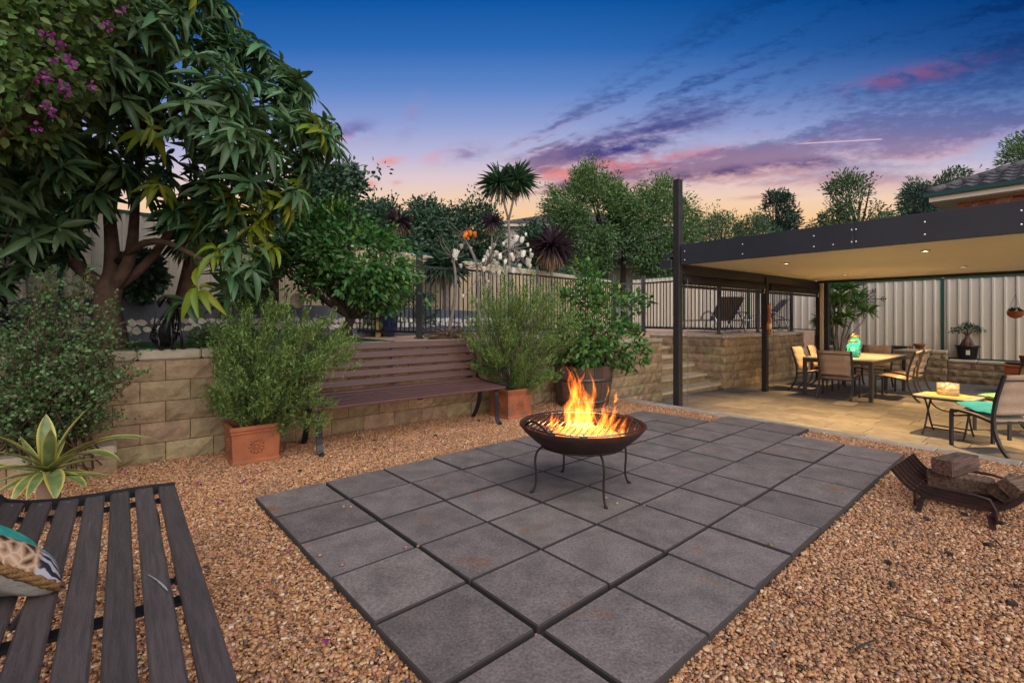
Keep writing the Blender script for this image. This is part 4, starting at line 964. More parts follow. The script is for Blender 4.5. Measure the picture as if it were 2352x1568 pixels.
# ------------------------------------------------------------------ hedge and trees beyond the fences
for i, (poly, d0, lab) in enumerate([
        ([(640, 600), (650, 470), (690, 410), (735, 378), (770, 372), (815, 395), (835, 430), (832, 470), (800, 520), (780, 600)], 11.2, 'tall dark leafy tree beyond the fence rising above the citrus tree'),
        ([(800, 590), (815, 510), (850, 478), (890, 475), (930, 500), (945, 545), (940, 590)], 13.5, 'dark hedge shrub behind the small purple cordyline on a thin stem'),
        ([(915, 590), (925, 505), (960, 468), (1000, 476), (1035, 500), (1050, 560), (1040, 600)], 15.0, 'dark hedge shrub beyond the fence, behind the orange magnolia flowers'),
        ([(1030, 605), (1040, 500), (1080, 470), (1125, 485), (1150, 530), (1165, 580), (1150, 615)], 16.5, 'dark hedge shrub beyond the fence, behind the trunk of the tall cordyline'),
        ([(1165, 625), (1178, 570), (1205, 535), (1240, 518), (1265, 535), (1285, 575), (1290, 620)], 18.5, 'dark hedge shrub below the far tiled roof, behind the big purple cordyline')]):
    cxp = (min(p[0] for p in poly) + max(p[0] for p in poly)) / 2; b0 = P(cxp, 700, d0); b0.z = .79
    bush('hedge_shrub' if i else 'evergreen_tree', lab, 'shrub' if i else 'tree', b0, poly, d0, 1.3, 800, 12, .26, .12, .072, T_OVAL if i == 0 else T_SIMPLE, 'leaf_hedge', 'dark hedge shrubs beyond the reed fence' if i else None,
         trunk=([(0, 0, 0), (.05, 0, 1.2), (0, 0, 2.0)], .09, .06), nl=22, shell=.5, lump=(20, .17))
def tree(label, name, poly, d0, T, nc, kl, r, L, W, m, lit=None, flit=.3, tx=None, ty=None, tr0=.16, bark='bark_dark', group=None, tm_=None, h=None, up=.5, lump=(17, .14)):
    cxp = tx if tx else (min(p[0] for p in poly) + max(p[0] for p in poly)) / 2
    b0 = P(cxp, 700, d0); b0.z = .79; bot = P(cxp, max(p[1] for p in poly) - (20 if h is None else h), d0).z - .79
    return bush(name, label, 'tree', b0, poly, d0, T, nc, kl, r, L, W, tm_ or T_SIMPLE, m, group, trunk=([(0, 0, 0), (U(-.1, .1), 0, bot * .5), (U(-.1, .1), 0, max(.5, bot))], tr0, tr0 * .6), nl=26, lit=lit, flit=flit, bark=bark, up=up, lump=lump)
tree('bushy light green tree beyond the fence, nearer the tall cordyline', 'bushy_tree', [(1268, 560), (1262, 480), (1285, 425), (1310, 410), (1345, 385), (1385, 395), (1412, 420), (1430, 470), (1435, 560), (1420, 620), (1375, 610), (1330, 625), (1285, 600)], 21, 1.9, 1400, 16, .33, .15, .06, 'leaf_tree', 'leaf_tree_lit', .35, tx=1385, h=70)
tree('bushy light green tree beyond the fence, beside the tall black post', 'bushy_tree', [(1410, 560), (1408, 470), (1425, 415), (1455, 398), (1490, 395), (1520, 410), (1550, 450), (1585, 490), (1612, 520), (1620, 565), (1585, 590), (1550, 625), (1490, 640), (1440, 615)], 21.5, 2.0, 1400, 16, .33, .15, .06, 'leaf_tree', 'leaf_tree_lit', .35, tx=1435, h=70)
tree('rounded grey-green tree behind the pergola beside the bushy trees', 'rounded_tree', [(1600, 590), (1612, 520), (1640, 492), (1670, 500), (1700, 520), (1710, 590)], 30, 1.6, 300, 14, .4, .2, .07, 'leaf_gum', 'leaf_tree', .3)
tree('rounded grey-green tree behind the pergola beside the conifer', 'rounded_tree', [(1690, 590), (1700, 525), (1730, 500), (1760, 515), (1785, 545), (1790, 590)], 30, 1.6, 280, 14, .4, .2, .07, 'leaf_gum', 'leaf_tree', .3)
tree('dark pyramidal conifer above the pergola roof', 'conifer', [(1780, 445), (1790, 440), (1812, 462), (1810, 480), (1828, 500), (1822, 560), (1745, 560), (1738, 505), (1760, 480), (1768, 455)], 42, 1.6, 330, 14, .45, .35, .10, 'leaf_conifer', tr0=.22)
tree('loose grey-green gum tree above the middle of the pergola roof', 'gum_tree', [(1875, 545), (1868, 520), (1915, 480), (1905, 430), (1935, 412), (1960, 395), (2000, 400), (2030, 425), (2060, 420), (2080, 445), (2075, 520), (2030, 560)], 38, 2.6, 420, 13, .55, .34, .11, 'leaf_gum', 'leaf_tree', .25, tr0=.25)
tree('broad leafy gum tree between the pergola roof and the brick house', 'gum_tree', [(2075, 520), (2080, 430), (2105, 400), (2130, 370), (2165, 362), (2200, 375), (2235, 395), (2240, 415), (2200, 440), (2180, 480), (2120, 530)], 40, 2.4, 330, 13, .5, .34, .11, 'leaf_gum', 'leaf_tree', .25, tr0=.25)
tree('dark green cypress beside the brick house eaves', 'cypress', [(2080, 540), (2082, 450), (2105, 432), (2140, 440), (2155, 480), (2160, 540)], 26, 1.0, 300, 14, .3, .2, .05, 'leaf_conifer')
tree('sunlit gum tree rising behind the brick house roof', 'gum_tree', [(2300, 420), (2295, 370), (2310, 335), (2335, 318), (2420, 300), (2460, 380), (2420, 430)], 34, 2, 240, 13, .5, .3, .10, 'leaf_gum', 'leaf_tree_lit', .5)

# ------------------------------------------------------------------ sword-leaved plants
def swords(mb, head, n, L, W, parts, t, base, m='leaf_sword', dry=None, ndry=0, dirup=.15, lo=-.75):
    hd = np.array(head); q = rnd3(n * 3); q = q[q[:, 2] > lo][:n]; q = norm(q + np.array([0, 0, dirup])); n = len(q)
    put('leaves', leafmesh('leaves', hd + q * .02 - np.array(base), q, norm(np.cross(np.cross(q, [0, 0, 1.]), q) + 1e-6), L * rng.uniform(.75, 1.1, n), W, T_SWORD, m), t)['kind'] = 'stuff'
    if ndry:
        q = rnd3(ndry); q[:, 2] = -np.abs(q[:, 2]) - .5; q = norm(q)
        put('dry_leaves', leafmesh('dry_leaves', hd - np.array([0, 0, .04]) + q * .02 - np.array(base), q, norm(q * [1, 1, 0] + 1e-3), L * rng.uniform(.6, .95, ndry), W * .8, T_SWORD, dry or 'leaf_dry'), t)['kind'] = 'stuff'
def cordyline(label, trunk_px, d, heads, zb, L, W, n, m='leaf_sword', bark='bark_grey', ndry=20, tr=.05, name='cordyline', group=None, dry=None):
    b0 = P(trunk_px, 700, d); b0.z = zb; t = thing(name, label, 'plant', b0, 0, group); mb = MB(); hs = [P(x, y, d + k * .12) for k, (x, y) in enumerate(heads)]
    top = hs[0] if len(hs) == 1 else b0 + (sum(hs, Vector()) / len(hs) - b0) * .72
    mb.tube(bez(b0, (b0 + top) / 2 + Vector((.03, 0, 0)), top, n=6), [tr * (1 - .05 * i) for i in range(7)], 7)
    if len(hs) > 1:
        for h_ in hs: mb.tube(bez(top, (top + h_) / 2, h_, n=4), [tr * .7] * 5, 6)
    mb.build('trunk', bark, t, True, True)
    for h_ in hs: swords(mb, h_, n, L, W, None, t, b0, m, dry, ndry)
    return t
cordyline('tall green cordyline with two spiky heads on a bare trunk', 1170, 13.4, [(1147, 425), (1188, 420)], 1.40, .66, .05, 130, ndry=16)
cordyline('small purple cordyline on a thin stem against the dark hedge', 913, 10.3, [(916, 512)], 1.40, .36, .028, 110, 'leaf_purple', ndry=45, tr=.025)
cordyline('small purple cordyline beside the trunk of the tall cordyline', 1124, 13, [(1130, 512)], 1.40, .34, .03, 100, 'leaf_purple', ndry=45, tr=.03)
cordyline('big purple cordyline with a skirt of dry leaves by the fence', 1268, 14.9, [(1266, 570)], 1.0, .80, .06, 170, 'leaf_purple', ndry=80, tr=.06, dry='leaf_dry')
cordyline('bushy green cordyline behind the pool fence', 1024, 11, [(1024, 615)], 1.40, .60, .045, 210, 'leaf_sword', ndry=40, tr=.09)
cordyline('spiky yucca with a thick leaning trunk behind the broad-leaved tree', 415, 6.6, [(450, 540)], 1.38, .55, .035, 170, 'leaf_sword', ndry=40, tr=.12, bark='bark', name='yucca')
cordyline('yucca with hanging dry leaves on a stout brown trunk', 628, 7.6, [(628, 585)], 1.38, .40, .028, 120, 'leaf_sword', ndry=60, tr=.075, bark='bark', name='yucca')
# leafy shrubs in the raised bed
for lab, poly, d0, L, base_z, m in (('dark round-leaved shrub in the raised bed behind the big trunk', [(268, 660), (275, 600), (310, 575), (360, 590), (380, 640), (360, 680), (300, 688)], 6.25, .075, 1.40, 'leaf_hedge'),
                                    ('leafy shrub in the raised bed beside the stout yucca', [(540, 700), (540, 640), (565, 612), (600, 615), (618, 650), (615, 690), (570, 705)], 7.2, .06, 1.40, 'leaf_citrus'),
                                    ('rounded grey-green shrub behind the black pool fence', [(925, 745), (925, 690), (950, 668), (985, 672), (1003, 705), (1000, 745)], 10.2, .05, .95, 'leaf_hedge'),
                                    ('low green groundcover beside the metal dog', [(440, 790), (445, 768), (490, 755), (560, 760), (620, 775), (620, 795)], 5.2, .04, .97, 'leaf_feather')):
    b0 = P((poly[0][0] + poly[-1][0]) / 2, 700, d0); b0.z = base_z
    bush('garden_shrub', lab, 'shrub', b0, poly, d0, .35, 150, 9, .08, L, L * .75, T_OVAL, m, None, trunk=([(0, 0, 0), (0, 0, .12)], .02, .012), nl=16, part='foliage')

# ------------------------------------------------------------------ magnolia with white flowers
mg = P(1104, 720, 8.6); mg.z = .95
mag = thing('magnolia', 'bare-branched magnolia covered in white cup-shaped flowers before the pool fence', 'tree', mg)
def zf(x, y): return 1034.8 + .1372 * x, 529.8 + .1372 * y
fl = [(1080, 125, 55), (1185, 150, 50), (1262, 55, 28), (1300, 235, 32), (1335, 325, 24), (1200, 385, 55), (1340, 415, 45), (1285, 520, 60), (1325, 595, 38), (1100, 400, 60), (1040, 410, 42), (835, 425, 50), (750, 370, 38), (735, 435, 45), (730, 240, 32), (670, 290, 28),
      (605, 345, 28), (600, 450, 42), (640, 400, 32), (540, 490, 32), (590, 520, 32), (720, 510, 38), (760, 570, 55), (900, 640, 72), (910, 515, 38), (980, 480, 32), (1045, 470, 38), (1000, 640, 42), (1050, 670, 38), (700, 680, 50), (755, 715, 45), (810, 700, 50),
      (565, 640, 42), (570, 580, 38), (330, 580, 42), (175, 590, 38), (60, 380, 68), (105, 465, 32), (35, 490, 38), (185, 260, 42), (330, 300, 28), (890, 215, 28), (1155, 600, 42), (1195, 700, 32), (615, 850, 28), (610, 925, 28), (440, 1170, 28), (615, 1180, 36), (220, 1090, 28), (935, 705, 42), (680, 490, 32)]
org = [(280, 60, 58), (220, 60, 46), (340, 40, 46), (415, 60, 42), (300, 115, 36)]
def cup(m):
    n = 7; a = np.arange(n) * 2 * PI / n; q = np.stack([np.cos(a), np.sin(a), np.full(n, .0)], 1)
    dd = norm(q * np.where(np.arange(n) % 2, .42, .62)[:, None] + np.array([0, 0, 1.])); return leafmesh('flower', q * .18, dd, -q + np.array([0, 0, .2]), 1.9, 1.15, tmpl([0, .3, .7, 1], [.55, 1, .85, .25], -.22, .16), m)
cups = {'petal': cup('petal'), 'petal_orange': cup('petal_orange')}
mb = MB(); root = mg + Vector((0, 0, .0)); st1 = [bez(root, root + Vector((-.03, 0, .5)), P(1096, 610, 8.6), n=5), bez(root + Vector((.08, 0, 0)), root + Vector((.10, .05, .5)), P(1108, 620, 8.7), n=5), bez(root + Vector((-.6, 0, 0)), P(1058, 660, 8.55), P(1040, 590, 8.5), n=5)]
for s_ in st1: mb.tube(s_, [.035, .033, .03, .027, .024, .02], 7)
nodes = [s_[-1] for s_ in st1] + [P(1160, 590, 8.7), P(1075, 560, 8.6), P(1130, 575, 8.5), P(1180, 570, 8.6), P(1062, 540, 8.6)]
for nd in nodes[3:]: mb.tube(bez(nodes[0] if nd.x < mg.x else nodes[1], (nd + nodes[0]) / 2 + Vector((0, 0, .08)), nd, n=5), [.022, .02, .018, .016, .014, .012], 6)
for (x, y, s_), m_ in [(f, 'petal') for f in fl] + [(f, 'petal_orange') for f in org]:
    p = P(*zf(x, y), 8.6 + U(-.35, .35)); r_ = s_ * .1372 / F * 8.6 * 1.15
    nd = min(nodes, key=lambda q_: (q_ - p).length); mb.tube(bez(nd, (nd + p) / 2 + Vector((U(-.06, .06), U(-.06, .06), U(-.05, .02))), p - Vector((0, 0, r_)), n=5), [.010, .009, .008, .007, .006, .005], 5)
    put('flower', cups[m_], mag, p - mg - Vector((0, 0, r_)), (U(-.5, .5), U(-.5, .5), U(0, 6)), (r_, r_, r_))
for k in range(40):
    nd = random.choice(nodes); e_ = nd + Vector((U(-.4, .4), U(-.3, .3), U(-.05, .45))); mb.tube(bez(nd, (nd + e_) / 2 + Vector((U(-.1, .1), 0, U(-.08, .08))), e_, n=4), [.007, .006, .005, .004, .003], 4)
mb.build('branches', 'bark_grey', mag, True, True)

# brown tussock grass
tg = P(1035, 770, 7.6); tg.z = .96
ts = thing('tussock_grass', 'arching brown tussock grass at the foot of the magnolia', 'grass', tg)
n = 240; q = rnd3(n); q[:, 2] = np.abs(q[:, 2]) * .6 + .35; q = norm(q)
put('blades', leafmesh('blades', rng.normal(0, .04, (n, 3)) * [1, 1, 0], q, norm(np.cross(np.cross(q, [0, 0, 1.]), q)), rng.uniform(.22, .38, n), .008, tmpl([0, .3, .6, 1], [.6, 1, .8, 0], .75, .1), 'leaf_dry'), ts)['kind'] = 'stuff'

# ------------------------------------------------------------------ strappy plant behind the near bench
sb_ = P(112, 1073, 3.2); sb_.z = -.05; hp_ = P(112, 1085, 3.2)
sp_ = thing('strappy_plant', 'large strappy rosette with yellow edged leaves behind the near bench', 'plant', sb_)
def strap(mid, tip, w_, k=10, heart=None):
    h0 = heart or hp_; q = bez(h0, mid, tip, n=k); vs_ = []; uvs = []; fs_ = []; prev = None
    for i, p in enumerate(q):
        t_ = i / k; dd = (q[min(i + 1, k)] - q[max(i - 1, 0)]).normalized(); sd = dd.cross(Vector((0, 0, 1)))
        if sd.length < .25: sd = Vector((1, .1, 0))
        sd.normalize()
        if prev is not None and sd.dot(prev) < 0: sd = -sd
        prev = sd; nn_ = sd.cross(dd); ww = w_ * (math.sin(PI * min(1, .28 + t_ * .42)) if t_ < .55 else (1 - ((t_ - .55) / .45) ** 1.8) * math.sin(PI * .511)) + .001
        for s_ in (-1, -.5, 0, .5, 1): vs_.append(p + sd * (ww * s_ / 2) + nn_ * (abs(s_) * ww * .16)); uvs.append((.5 + s_ / 2, t_))
    for i in range(k):
        for j in range(4): a = i * 5 + j; fs_.append((a, a + 1, a + 6, a + 5))
    me = bpy.data.meshes.new('leaf'); me.from_pydata([tuple(v - sb_) for v in vs_], [], fs_); ul = me.uv_layers.new()
    for lp in me.loops: ul.data[lp.index].uv = uvs[lp.vertex_index]
    me.polygons.foreach_set('use_smooth', [True] * len(me.polygons)); me.materials.append(MATS['leaf_strap']); put('leaf', me, sp_)
for (mx_, my_, md), (tx_, ty_, td), w_ in [((140, 1000, 3.25), (211, 930, 3.35), .062), ((104, 1010, 3.2), (106, 950, 3.3), .078), ((112, 1030, 3.05), (116, 985, 3.0), .06), ((60, 1030, 3.1), (-12, 1000, 3.0), .08), ((70, 1045, 3.3), (45, 1000, 3.5), .03),
        ((40, 1035, 3.0), (-30, 1040, 2.9), .05), ((210, 975, 3.1), (368, 1012, 3.15), .06), ((230, 985, 3.2), (330, 1012, 3.3), .045), ((190, 1010, 3.0), (280, 1060, 2.9), .075), ((50, 1060, 2.95), (-30, 1085, 2.85), .07), ((20, 1075, 3.2), (-40, 1062, 3.1), .05),
        ((150, 1090, 2.95), (268, 1092, 2.9), .045), ((170, 1075, 3.1), (232, 1098, 3.0), .04), ((130, 1075, 2.85), (127, 1150, 2.78), .075), ((165, 1085, 2.9), (200, 1120, 2.85), .05), ((180, 1095, 2.95), (205, 1108, 2.9), .04), ((60, 1085, 2.9), (25, 1160, 2.8), .055),
        ((40, 1090, 3.0), (-30, 1115, 2.9), .05), ((50, 1100, 2.95), (-20, 1140, 2.85), .055), ((90, 1080, 2.85), (60, 1150, 2.75), .05), ((200, 1050, 3.4), (250, 1055, 3.6), .05), ((120, 1040, 3.45), (150, 1010, 3.7), .05), ((150, 1050, 3.5), (240, 1030, 3.7), .05)]:
    strap(P(mx_, my_, md), P(tx_, ty_, td), w_ * 1.25)
MB().tube([sb_, hp_ - Vector((0, 0, .02))], [.07, .06], 8).build('stem', 'leaf_dry', sp_, True, True)
# ------------------------------------------------------------------ slatted benches
def bench(label, loc, rz, m, nback=5, arms=True):
    t = thing('slatted_bench', label, 'bench', loc, rz)
    L = 2.4
    prof = [(.036, .472, .10), (.130, .480, .03), (.224, .482, .0), (.318, .484, .02), (.412, .490, .05), (.506, .500, .12), (.598, .520, .25)] + [(.672 + .020 * i, .605 + .104 * i, 1.38) for i in range(nback)]
    sm_ = MB().cbox((0, 0, 0), (L - .012, .073, .030), .006).mesh('slat', m); bk_ = MB().cbox((0, 0, 0), (L - .012, .080, .030), .006).mesh('slat', m)
    for (y, z, a) in prof: put('slat', bk_ if a > 1 else sm_, t, (L / 2 + U(-.002, .002), y, z + .03 * 0), (a, 0, 0))
    line = [(.0, .452), (.036, .455), (.13, .462), (.24, .464), (.37, .468), (.47, .474), (.56, .488), (.63, .512), (.672, .56), (.695, .70), (.775, 1.07)]
    for x, nm in ((-.002, 'end_band'), (L + .002, 'end_band')):
        mb = MB(); pts = [(y - (.012 if i > 6 else 0) * 0, z + .018) for i, (y, z) in enumerate(line)]
        for a, b_ in zip(pts, pts[1:]): mb.beam((x, a[0], a[1]), (x, b_[0], b_[1]), .006, .052, (0, 0, 1))
        mb.build(nm, 'steel_black', t)
    for x in (.10, L / 2, L - .10):
        mb = MB()
        for a, b_ in zip(line[1:], line[2:]): mb.beam((x, a[0], a[1] - .014), (x, b_[0], b_[1] - .014 if b_[1] < .5 else b_[1]), .05, .012)
        mb.build('seat_support', 'steel_black', t)
        if abs(x - L / 2) < .1: continue
        mb = MB(); q = bez((x, .10, .44), (x, .03, .3), (x, .12, .15), (x, .06, .012), (x, .0, .01), n=8)
        for a, b_ in zip(q, q[1:]): mb.beam(a, b_, .06, .014, (0, 1, 0))
        mb.torus((x, -.012, .026), .02, .007, 14, 5, Matrix.Rotation(R(90), 3, 'Y')); mb.build('leg', 'steel_black', t)
        mb = MB(); q = bez((x, .46, .45), (x, .40, .25), (x, .55, .1), (x, .60, .01), n=8)
        for a, b_ in zip(q, q[1:]): mb.beam(a, b_, .06, .014, (0, 1, 0))
        mb.torus((x, .615, .022), .018, .007, 14, 5, Matrix.Rotation(R(90), 3, 'Y')); mb.build('leg', 'steel_black', t)
    for x in (-.03, L + .03) if arms else ():
        mb = MB(); mb.torus((x, .06, .635), .085, .014, 24, 6, Matrix.Rotation(R(90), 3, 'Y'))
        q = bez((x, .08, .46), (x, .05, .50), (x, .06, .55), n=4)
        for a, b_ in zip(q, q[1:]): mb.beam(a, b_, .03, .012, (0, 1, 0))
        q = bez((x, .14, .68), (x, .35, .71), (x, .68, .71), n=5)
        for a, b_ in zip(q, q[1:]): mb.beam(a, b_, .03, .012)
        mb.build('armrest', 'steel_black', t, True)
    return t
bench('long purple-brown slatted bench with black scroll ends against the block wall', H(1.42, -4.83, -.045), RZ, 'slat_brown')
bench('weathered dark slatted bench, sky-greyed in colour, in the foreground with a turtle print cushion', H(.22, -.70, -.045), R(129), 'slat_sky_grey', arms=False)

# cushion on the near bench
cc = Vector((-1.66, 1.48, .60)); nrm = Vector((.30, .60, .74)).normalized()
cu = thing('cushion', 'turtle print cushion with rope trim lying on the near bench', 'cushion', cc)
m_ = bpy.data.materials.new('cushion_print'); m_.use_nodes = True; MATS['cushion_print'] = m_; t = NT(m_.node_tree)
tcn = t.n('ShaderNodeTexCoord'); sp3 = t.n('ShaderNodeSeparateXYZ'); t.l(tcn.outputs['Object'], sp3.inputs[0])
vo = t.n('ShaderNodeTexVoronoi', feature='DISTANCE_TO_EDGE'); t.l(tcn.outputs['Object'], vo.inputs['Vector']); vo.inputs['Scale'].default_value = 24.
sh = t.mix(t.rng(vo.outputs['Distance'], .03, .30), (.55, .36, .22), (.05, .015, .008)); sh = t.mix(t.rng(vo.outputs['Distance'], .0, .06), (.65, .50, .36), sh)
wv = t.n('ShaderNodeTexWave'); t.l(tcn.outputs['Object'], wv.inputs['Vector']); wv.inputs['Scale'].default_value = 14.; wv.inputs['Distortion'].default_value = 7.
strip = t.mix(t.rng(wv.outputs['Fac'], .3, .6), (.012, .016, .04), (.5, .52, .58))
axis = sp3.outputs[0]
cp = t.mix(t.rng(sp3.outputs[1], .085, .11), sh, strip); cp = t.mix(t.rng(axis, .135, .115), cp, t.mix(t.rng(t.noise(tcn.outputs['Object'], 20., 4), .3, .7), (.02, .36, .30), (.06, .55, .46)))
b = t.n('ShaderNodeBsdfPrincipled'); t.l(cp, b.inputs['Base Color']); b.inputs['Roughness'].default_value = .8; o_ = t.n('ShaderNodeOutputMaterial'); t.l(b.outputs[0], o_.inputs[0])
mat('cushion_back', (.52, .50, .44), .9, (.44, .42, .37), 9, 4, .5, 30)
xax = (Vector((.75, -.62, -.2)) - nrm * Vector((.75, -.62, -.2)).dot(nrm)).normalized(); yax = nrm.cross(xax); M3 = Matrix((xax, yax, nrm)).transposed()
def pill(sign):
    mb = MB(); n = 18
    for i in range(n + 1):
        for j in range(n + 1):
            a, b_ = -1 + 2 * i / n, -1 + 2 * j / n; r_ = .215 * (1 - .06 * (1 - abs(a)) * abs(b_)); k = (1 - abs(a) ** 2.6) * (1 - abs(b_) ** 2.6)
            mb.v.append((a * .215 * (1 - .05 * b_ * b_), b_ * .215 * (1 - .05 * a * a), sign * .085 * max(0, k) ** .5 + .004 * math.sin(9 * a + 4 * b_)))
    for i in range(n):
        for j in range(n): q = (i * (n + 1) + j, (i + 1) * (n + 1) + j, (i + 1) * (n + 1) + j + 1, i * (n + 1) + j + 1); mb.f.append(q if sign > 0 else q[::-1])
    return mb
for sg, nm, m in ((1, 'printed_face', 'cushion_print'), (-1, 'back_face', 'cushion_back')):
    o = pill(sg).build(nm, m, cu, True); o.matrix_local = M3.to_4x4()
mb = MB(); pts = []
for i in range(65):
    a = 2 * PI * i / 64; c_, s_ = math.cos(a), math.sin(a); k = (abs(c_) ** 7 + abs(s_) ** 7) ** (-1 / 7); pts.append((c_ * .212 * k * .985, s_ * .212 * k * .985, 0))
for ph in (0, 2.09, 4.19):
    mb.tube([(p[0] * (1 + .035 * math.cos(i * 1.5 + ph)), p[1] * (1 + .035 * math.cos(i * 1.5 + ph)), .008 * math.sin(i * 1.5 + ph)) for i, p in enumerate(pts)], .009, 5)
rp = mb.build('rope_trim', 'rope', cu, True); rp.matrix_local = M3.to_4x4()

# ------------------------------------------------------------------ terracotta pots and barrel
def terracotta(label, c, s=.44, h=.36):
    t = thing('terracotta_pot', label, 'pot', c, RZ)
    mb = MB()
    def ring(w0, z0, w1, z1):
        k = len(mb.v)
        for w_, z_ in ((w0, z0), (w1, z1)): mb.v.extend([(-w_, -w_, z_), (w_, -w_, z_), (w_, w_, z_), (-w_, w_, z_)])
        mb.f.extend([(k + i, k + (i + 1) % 4, k + 4 + (i + 1) % 4, k + 4 + i) for i in range(4)])
    a = s / 2
    for q in ((a * .93, 0, a * .93, .03), (a * .93, .03, a * .88, .05), (a * .88, .05, a * .92, h - .075), (a * .92, h - .075, a * .96, h - .06), (a * .96, h - .06, a * .95, h - .05), (a * .95, h - .05, a * 1.0, h - .03), (a, h - .03, a, h - .006), (a, h - .006, a * .98, h), (a * .98, h, a * .86, h), (a * .86, h, a * .84, h - .07)): ring(*q)
    mb.f.append((3, 2, 1, 0)); mb.build('body', 'terracotta', t)
    MB().box((0, 0, h - .075), (s * .85, s * .85, .02)).build('soil', 'soil', t)
    for rz in (0, R(-90), R(90), PI):
        mb = MB()
        for k in range(12):
            an = 2 * PI * k / 12; mb.lathe([(.004, -.008), (.016, -.004), (.013, .006), (.002, .010)], 7, (.055 * math.cos(an), .055 * math.sin(an), 0))
        for k in range(7): an = 2 * PI * k / 7; mb.lathe([(.004, -.008), (.012, -.003), (.008, .006)], 6, (.024 * math.cos(an), .024 * math.sin(an), 0))
        o = mb.build('rosette', 'terracotta', t, True); o.matrix_local = Matrix.Rotation(rz, 4, 'Z') @ Matrix.Translation((0, -a * .905, h * .47)) @ Matrix.Rotation(R(90), 4, 'X')
    return t
terracotta('square terracotta pot by the left end of the bench', H(.98, -5.19, -.045))
terracotta('square terracotta pot between the bench and the wooden barrel', H(4.17, -5.18, -.045), .45, .40)
br = thing('half_barrel', 'weathered half wine barrel with metal hoops used as a planter', 'barrel', H(5.57, -5.14, -.05), .1)
NS = 22
def rad(z): return .375 + .085 * math.sin(min(1, z / .64 * 1.15) * PI / 2)
for k in range(NS):
    a0, a1 = 2 * PI * (k + .02) / NS, 2 * PI * (k + .98) / NS; mb = MB(); n_ = 5; hh = .64 + U(-.006, .006)
    for i in range(n_ + 1):
        z = hh * i / n_; r_ = rad(z)
        for a, rr_ in ((a0, r_), (a1, r_), (a1, r_ - .03), (a0, r_ - .03)): mb.v.append((rr_ * math.cos(a), rr_ * math.sin(a), z))
    for i in range(n_):
        for j in range(4): q = i * 4 + j, i * 4 + (j + 1) % 4; mb.f.append((q[0], q[1], q[1] + 4, q[0] + 4))
    mb.f += [(3, 2, 1, 0), tuple(n_ * 4 + j for j in range(4))]; mb.build('stave', 'barrel_wood', br)
for z in (.11, .44):
    MB().lathe([(rad(z) + .001, z - .022), (rad(z) + .005, z - .022), (rad(z + .02) + .006, z + .022), (rad(z + .02) + .001, z + .022)], 40).build('hoop', 'barrel_hoop', br, True)
MB().lathe([(.40, .50), (.40, .57), (.2, .58), (.01, .585)], 20).build('soil', 'soil', br)

# ------------------------------------------------------------------ fire bowl
FB = Vector((.541, 3.73, 0.))
fb = thing('fire_bowl', 'rusty iron fire bowl on four bent legs with a wire grill', 'fire pit', FB)
RB, ZB = .485, .50
pr_ = [(.02, .285), (.15, .29), (.26, .32), (.36, .375), (.44, .445), (RB, ZB), (RB - .004, ZB + .008), (RB - .018, ZB + .004), (.425, .455), (.345, .388), (.25, .335), (.14, .305), (.02, .30)]
MB().lathe(pr_, 48).build('bowl', 'rust', fb, True)
MB().torus((0, 0, .345), .315, .009, 36, 6).build('base_ring', 'rust_dark', fb, True)
for (lx, ly) in ((-.39, -.10), (-.107, .376), (.108, -.387), (.389, .108)):
    d = Vector((lx, ly, 0)).normalized()
    q = bez(d * .30 + Vector((0, 0, .35)), d * .40 + Vector((0, 0, .33)), d * .41 + Vector((0, 0, .22)), d * .33 + Vector((0, 0, .13)), d * .37 + Vector((0, 0, .02)), d * .41 + Vector((0, 0, .006)), n=14)
    mb = MB().tube(q, [.0085] * 13 + [.010, .011], 7); mb.lathe([(.016, 0), (.016, .004), (.006, .007)], 10, tuple(q[-1] - Vector((0, 0, .006)))); mb.build('leg', 'rust_dark', fb, True)
gr = MB().torus((0, 0, ZB + .004), .425, .0065, 48, 6).build('grill_ring', 'chrome_bar', fb, True)
bd = Vector((math.cos(R(71)), math.sin(R(71)), 0)); bp = Vector((-bd.y, bd.x, 0))
for k in range(19):
    o_ = -.405 + .045 * k; hl_ = math.sqrt(max(.0, .424 ** 2 - o_ ** 2)); a = bp * o_
    MB().tube([a - bd * hl_ + Vector((0, 0, ZB + .010)), a + bd * hl_ + Vector((0, 0, ZB + .010))], .0038, 6).build('grill_bar', 'chrome_bar', gr, True)
q = [Vector((math.cos(a) * .445, math.sin(a) * .445, ZB + .0 + .062 * math.sin((a - R(190)) / R(42) * PI))) for a in [R(190 + 42 * i / 10) for i in range(11)]]
MB().tube(q, .010, 7).build('handle', 'rust_dark', fb, True)
q = [Vector((math.cos(a) * .445, math.sin(a) * .445, ZB - .01 + .03 * math.sin((a - R(10)) / R(30) * PI))) for a in [R(10 + 30 * i / 8) for i in range(9)]]
MB().tube(q, .009, 7).build('handle', 'rust_dark', fb, True)
for i, (x, y, z, rz, rx, L, s) in enumerate([(-.06, -.04, .425, .4, .15, .34, .085), (.13, -.02, .43, -.75, .12, .32, .08), (.03, .10, .40, 1.3, .0, .36, .08), (-.16, -.13, .395, -.3, .1, .24, .07), (.12, -.17, .385, .2, .05, .26, .06)]):
    lg = thing('burning_log', 'charred %s log burning inside the iron fire bowl' % ('split', 'square', 'rear', 'short', 'thin')[i], 'log', FB + Vector((x, y, z)), 0)
    mb = MB().cbox((0, 0, 0), (L, s, s), .012, rot=Euler((U(0, 1), rx, rz)).to_matrix()); mb.v = [(a + U(-.006, .006), b_ + U(-.006, .006), c_ + U(-.006, .006)) for a, b_, c_ in mb.v]
    mb.build('wood', 'ember' if i in (0, 1) else 'charred', lg)
m_ = bpy.data.materials.new('flame'); m_.use_nodes = True; MATS['flame'] = m_; t = NT(m_.node_tree)
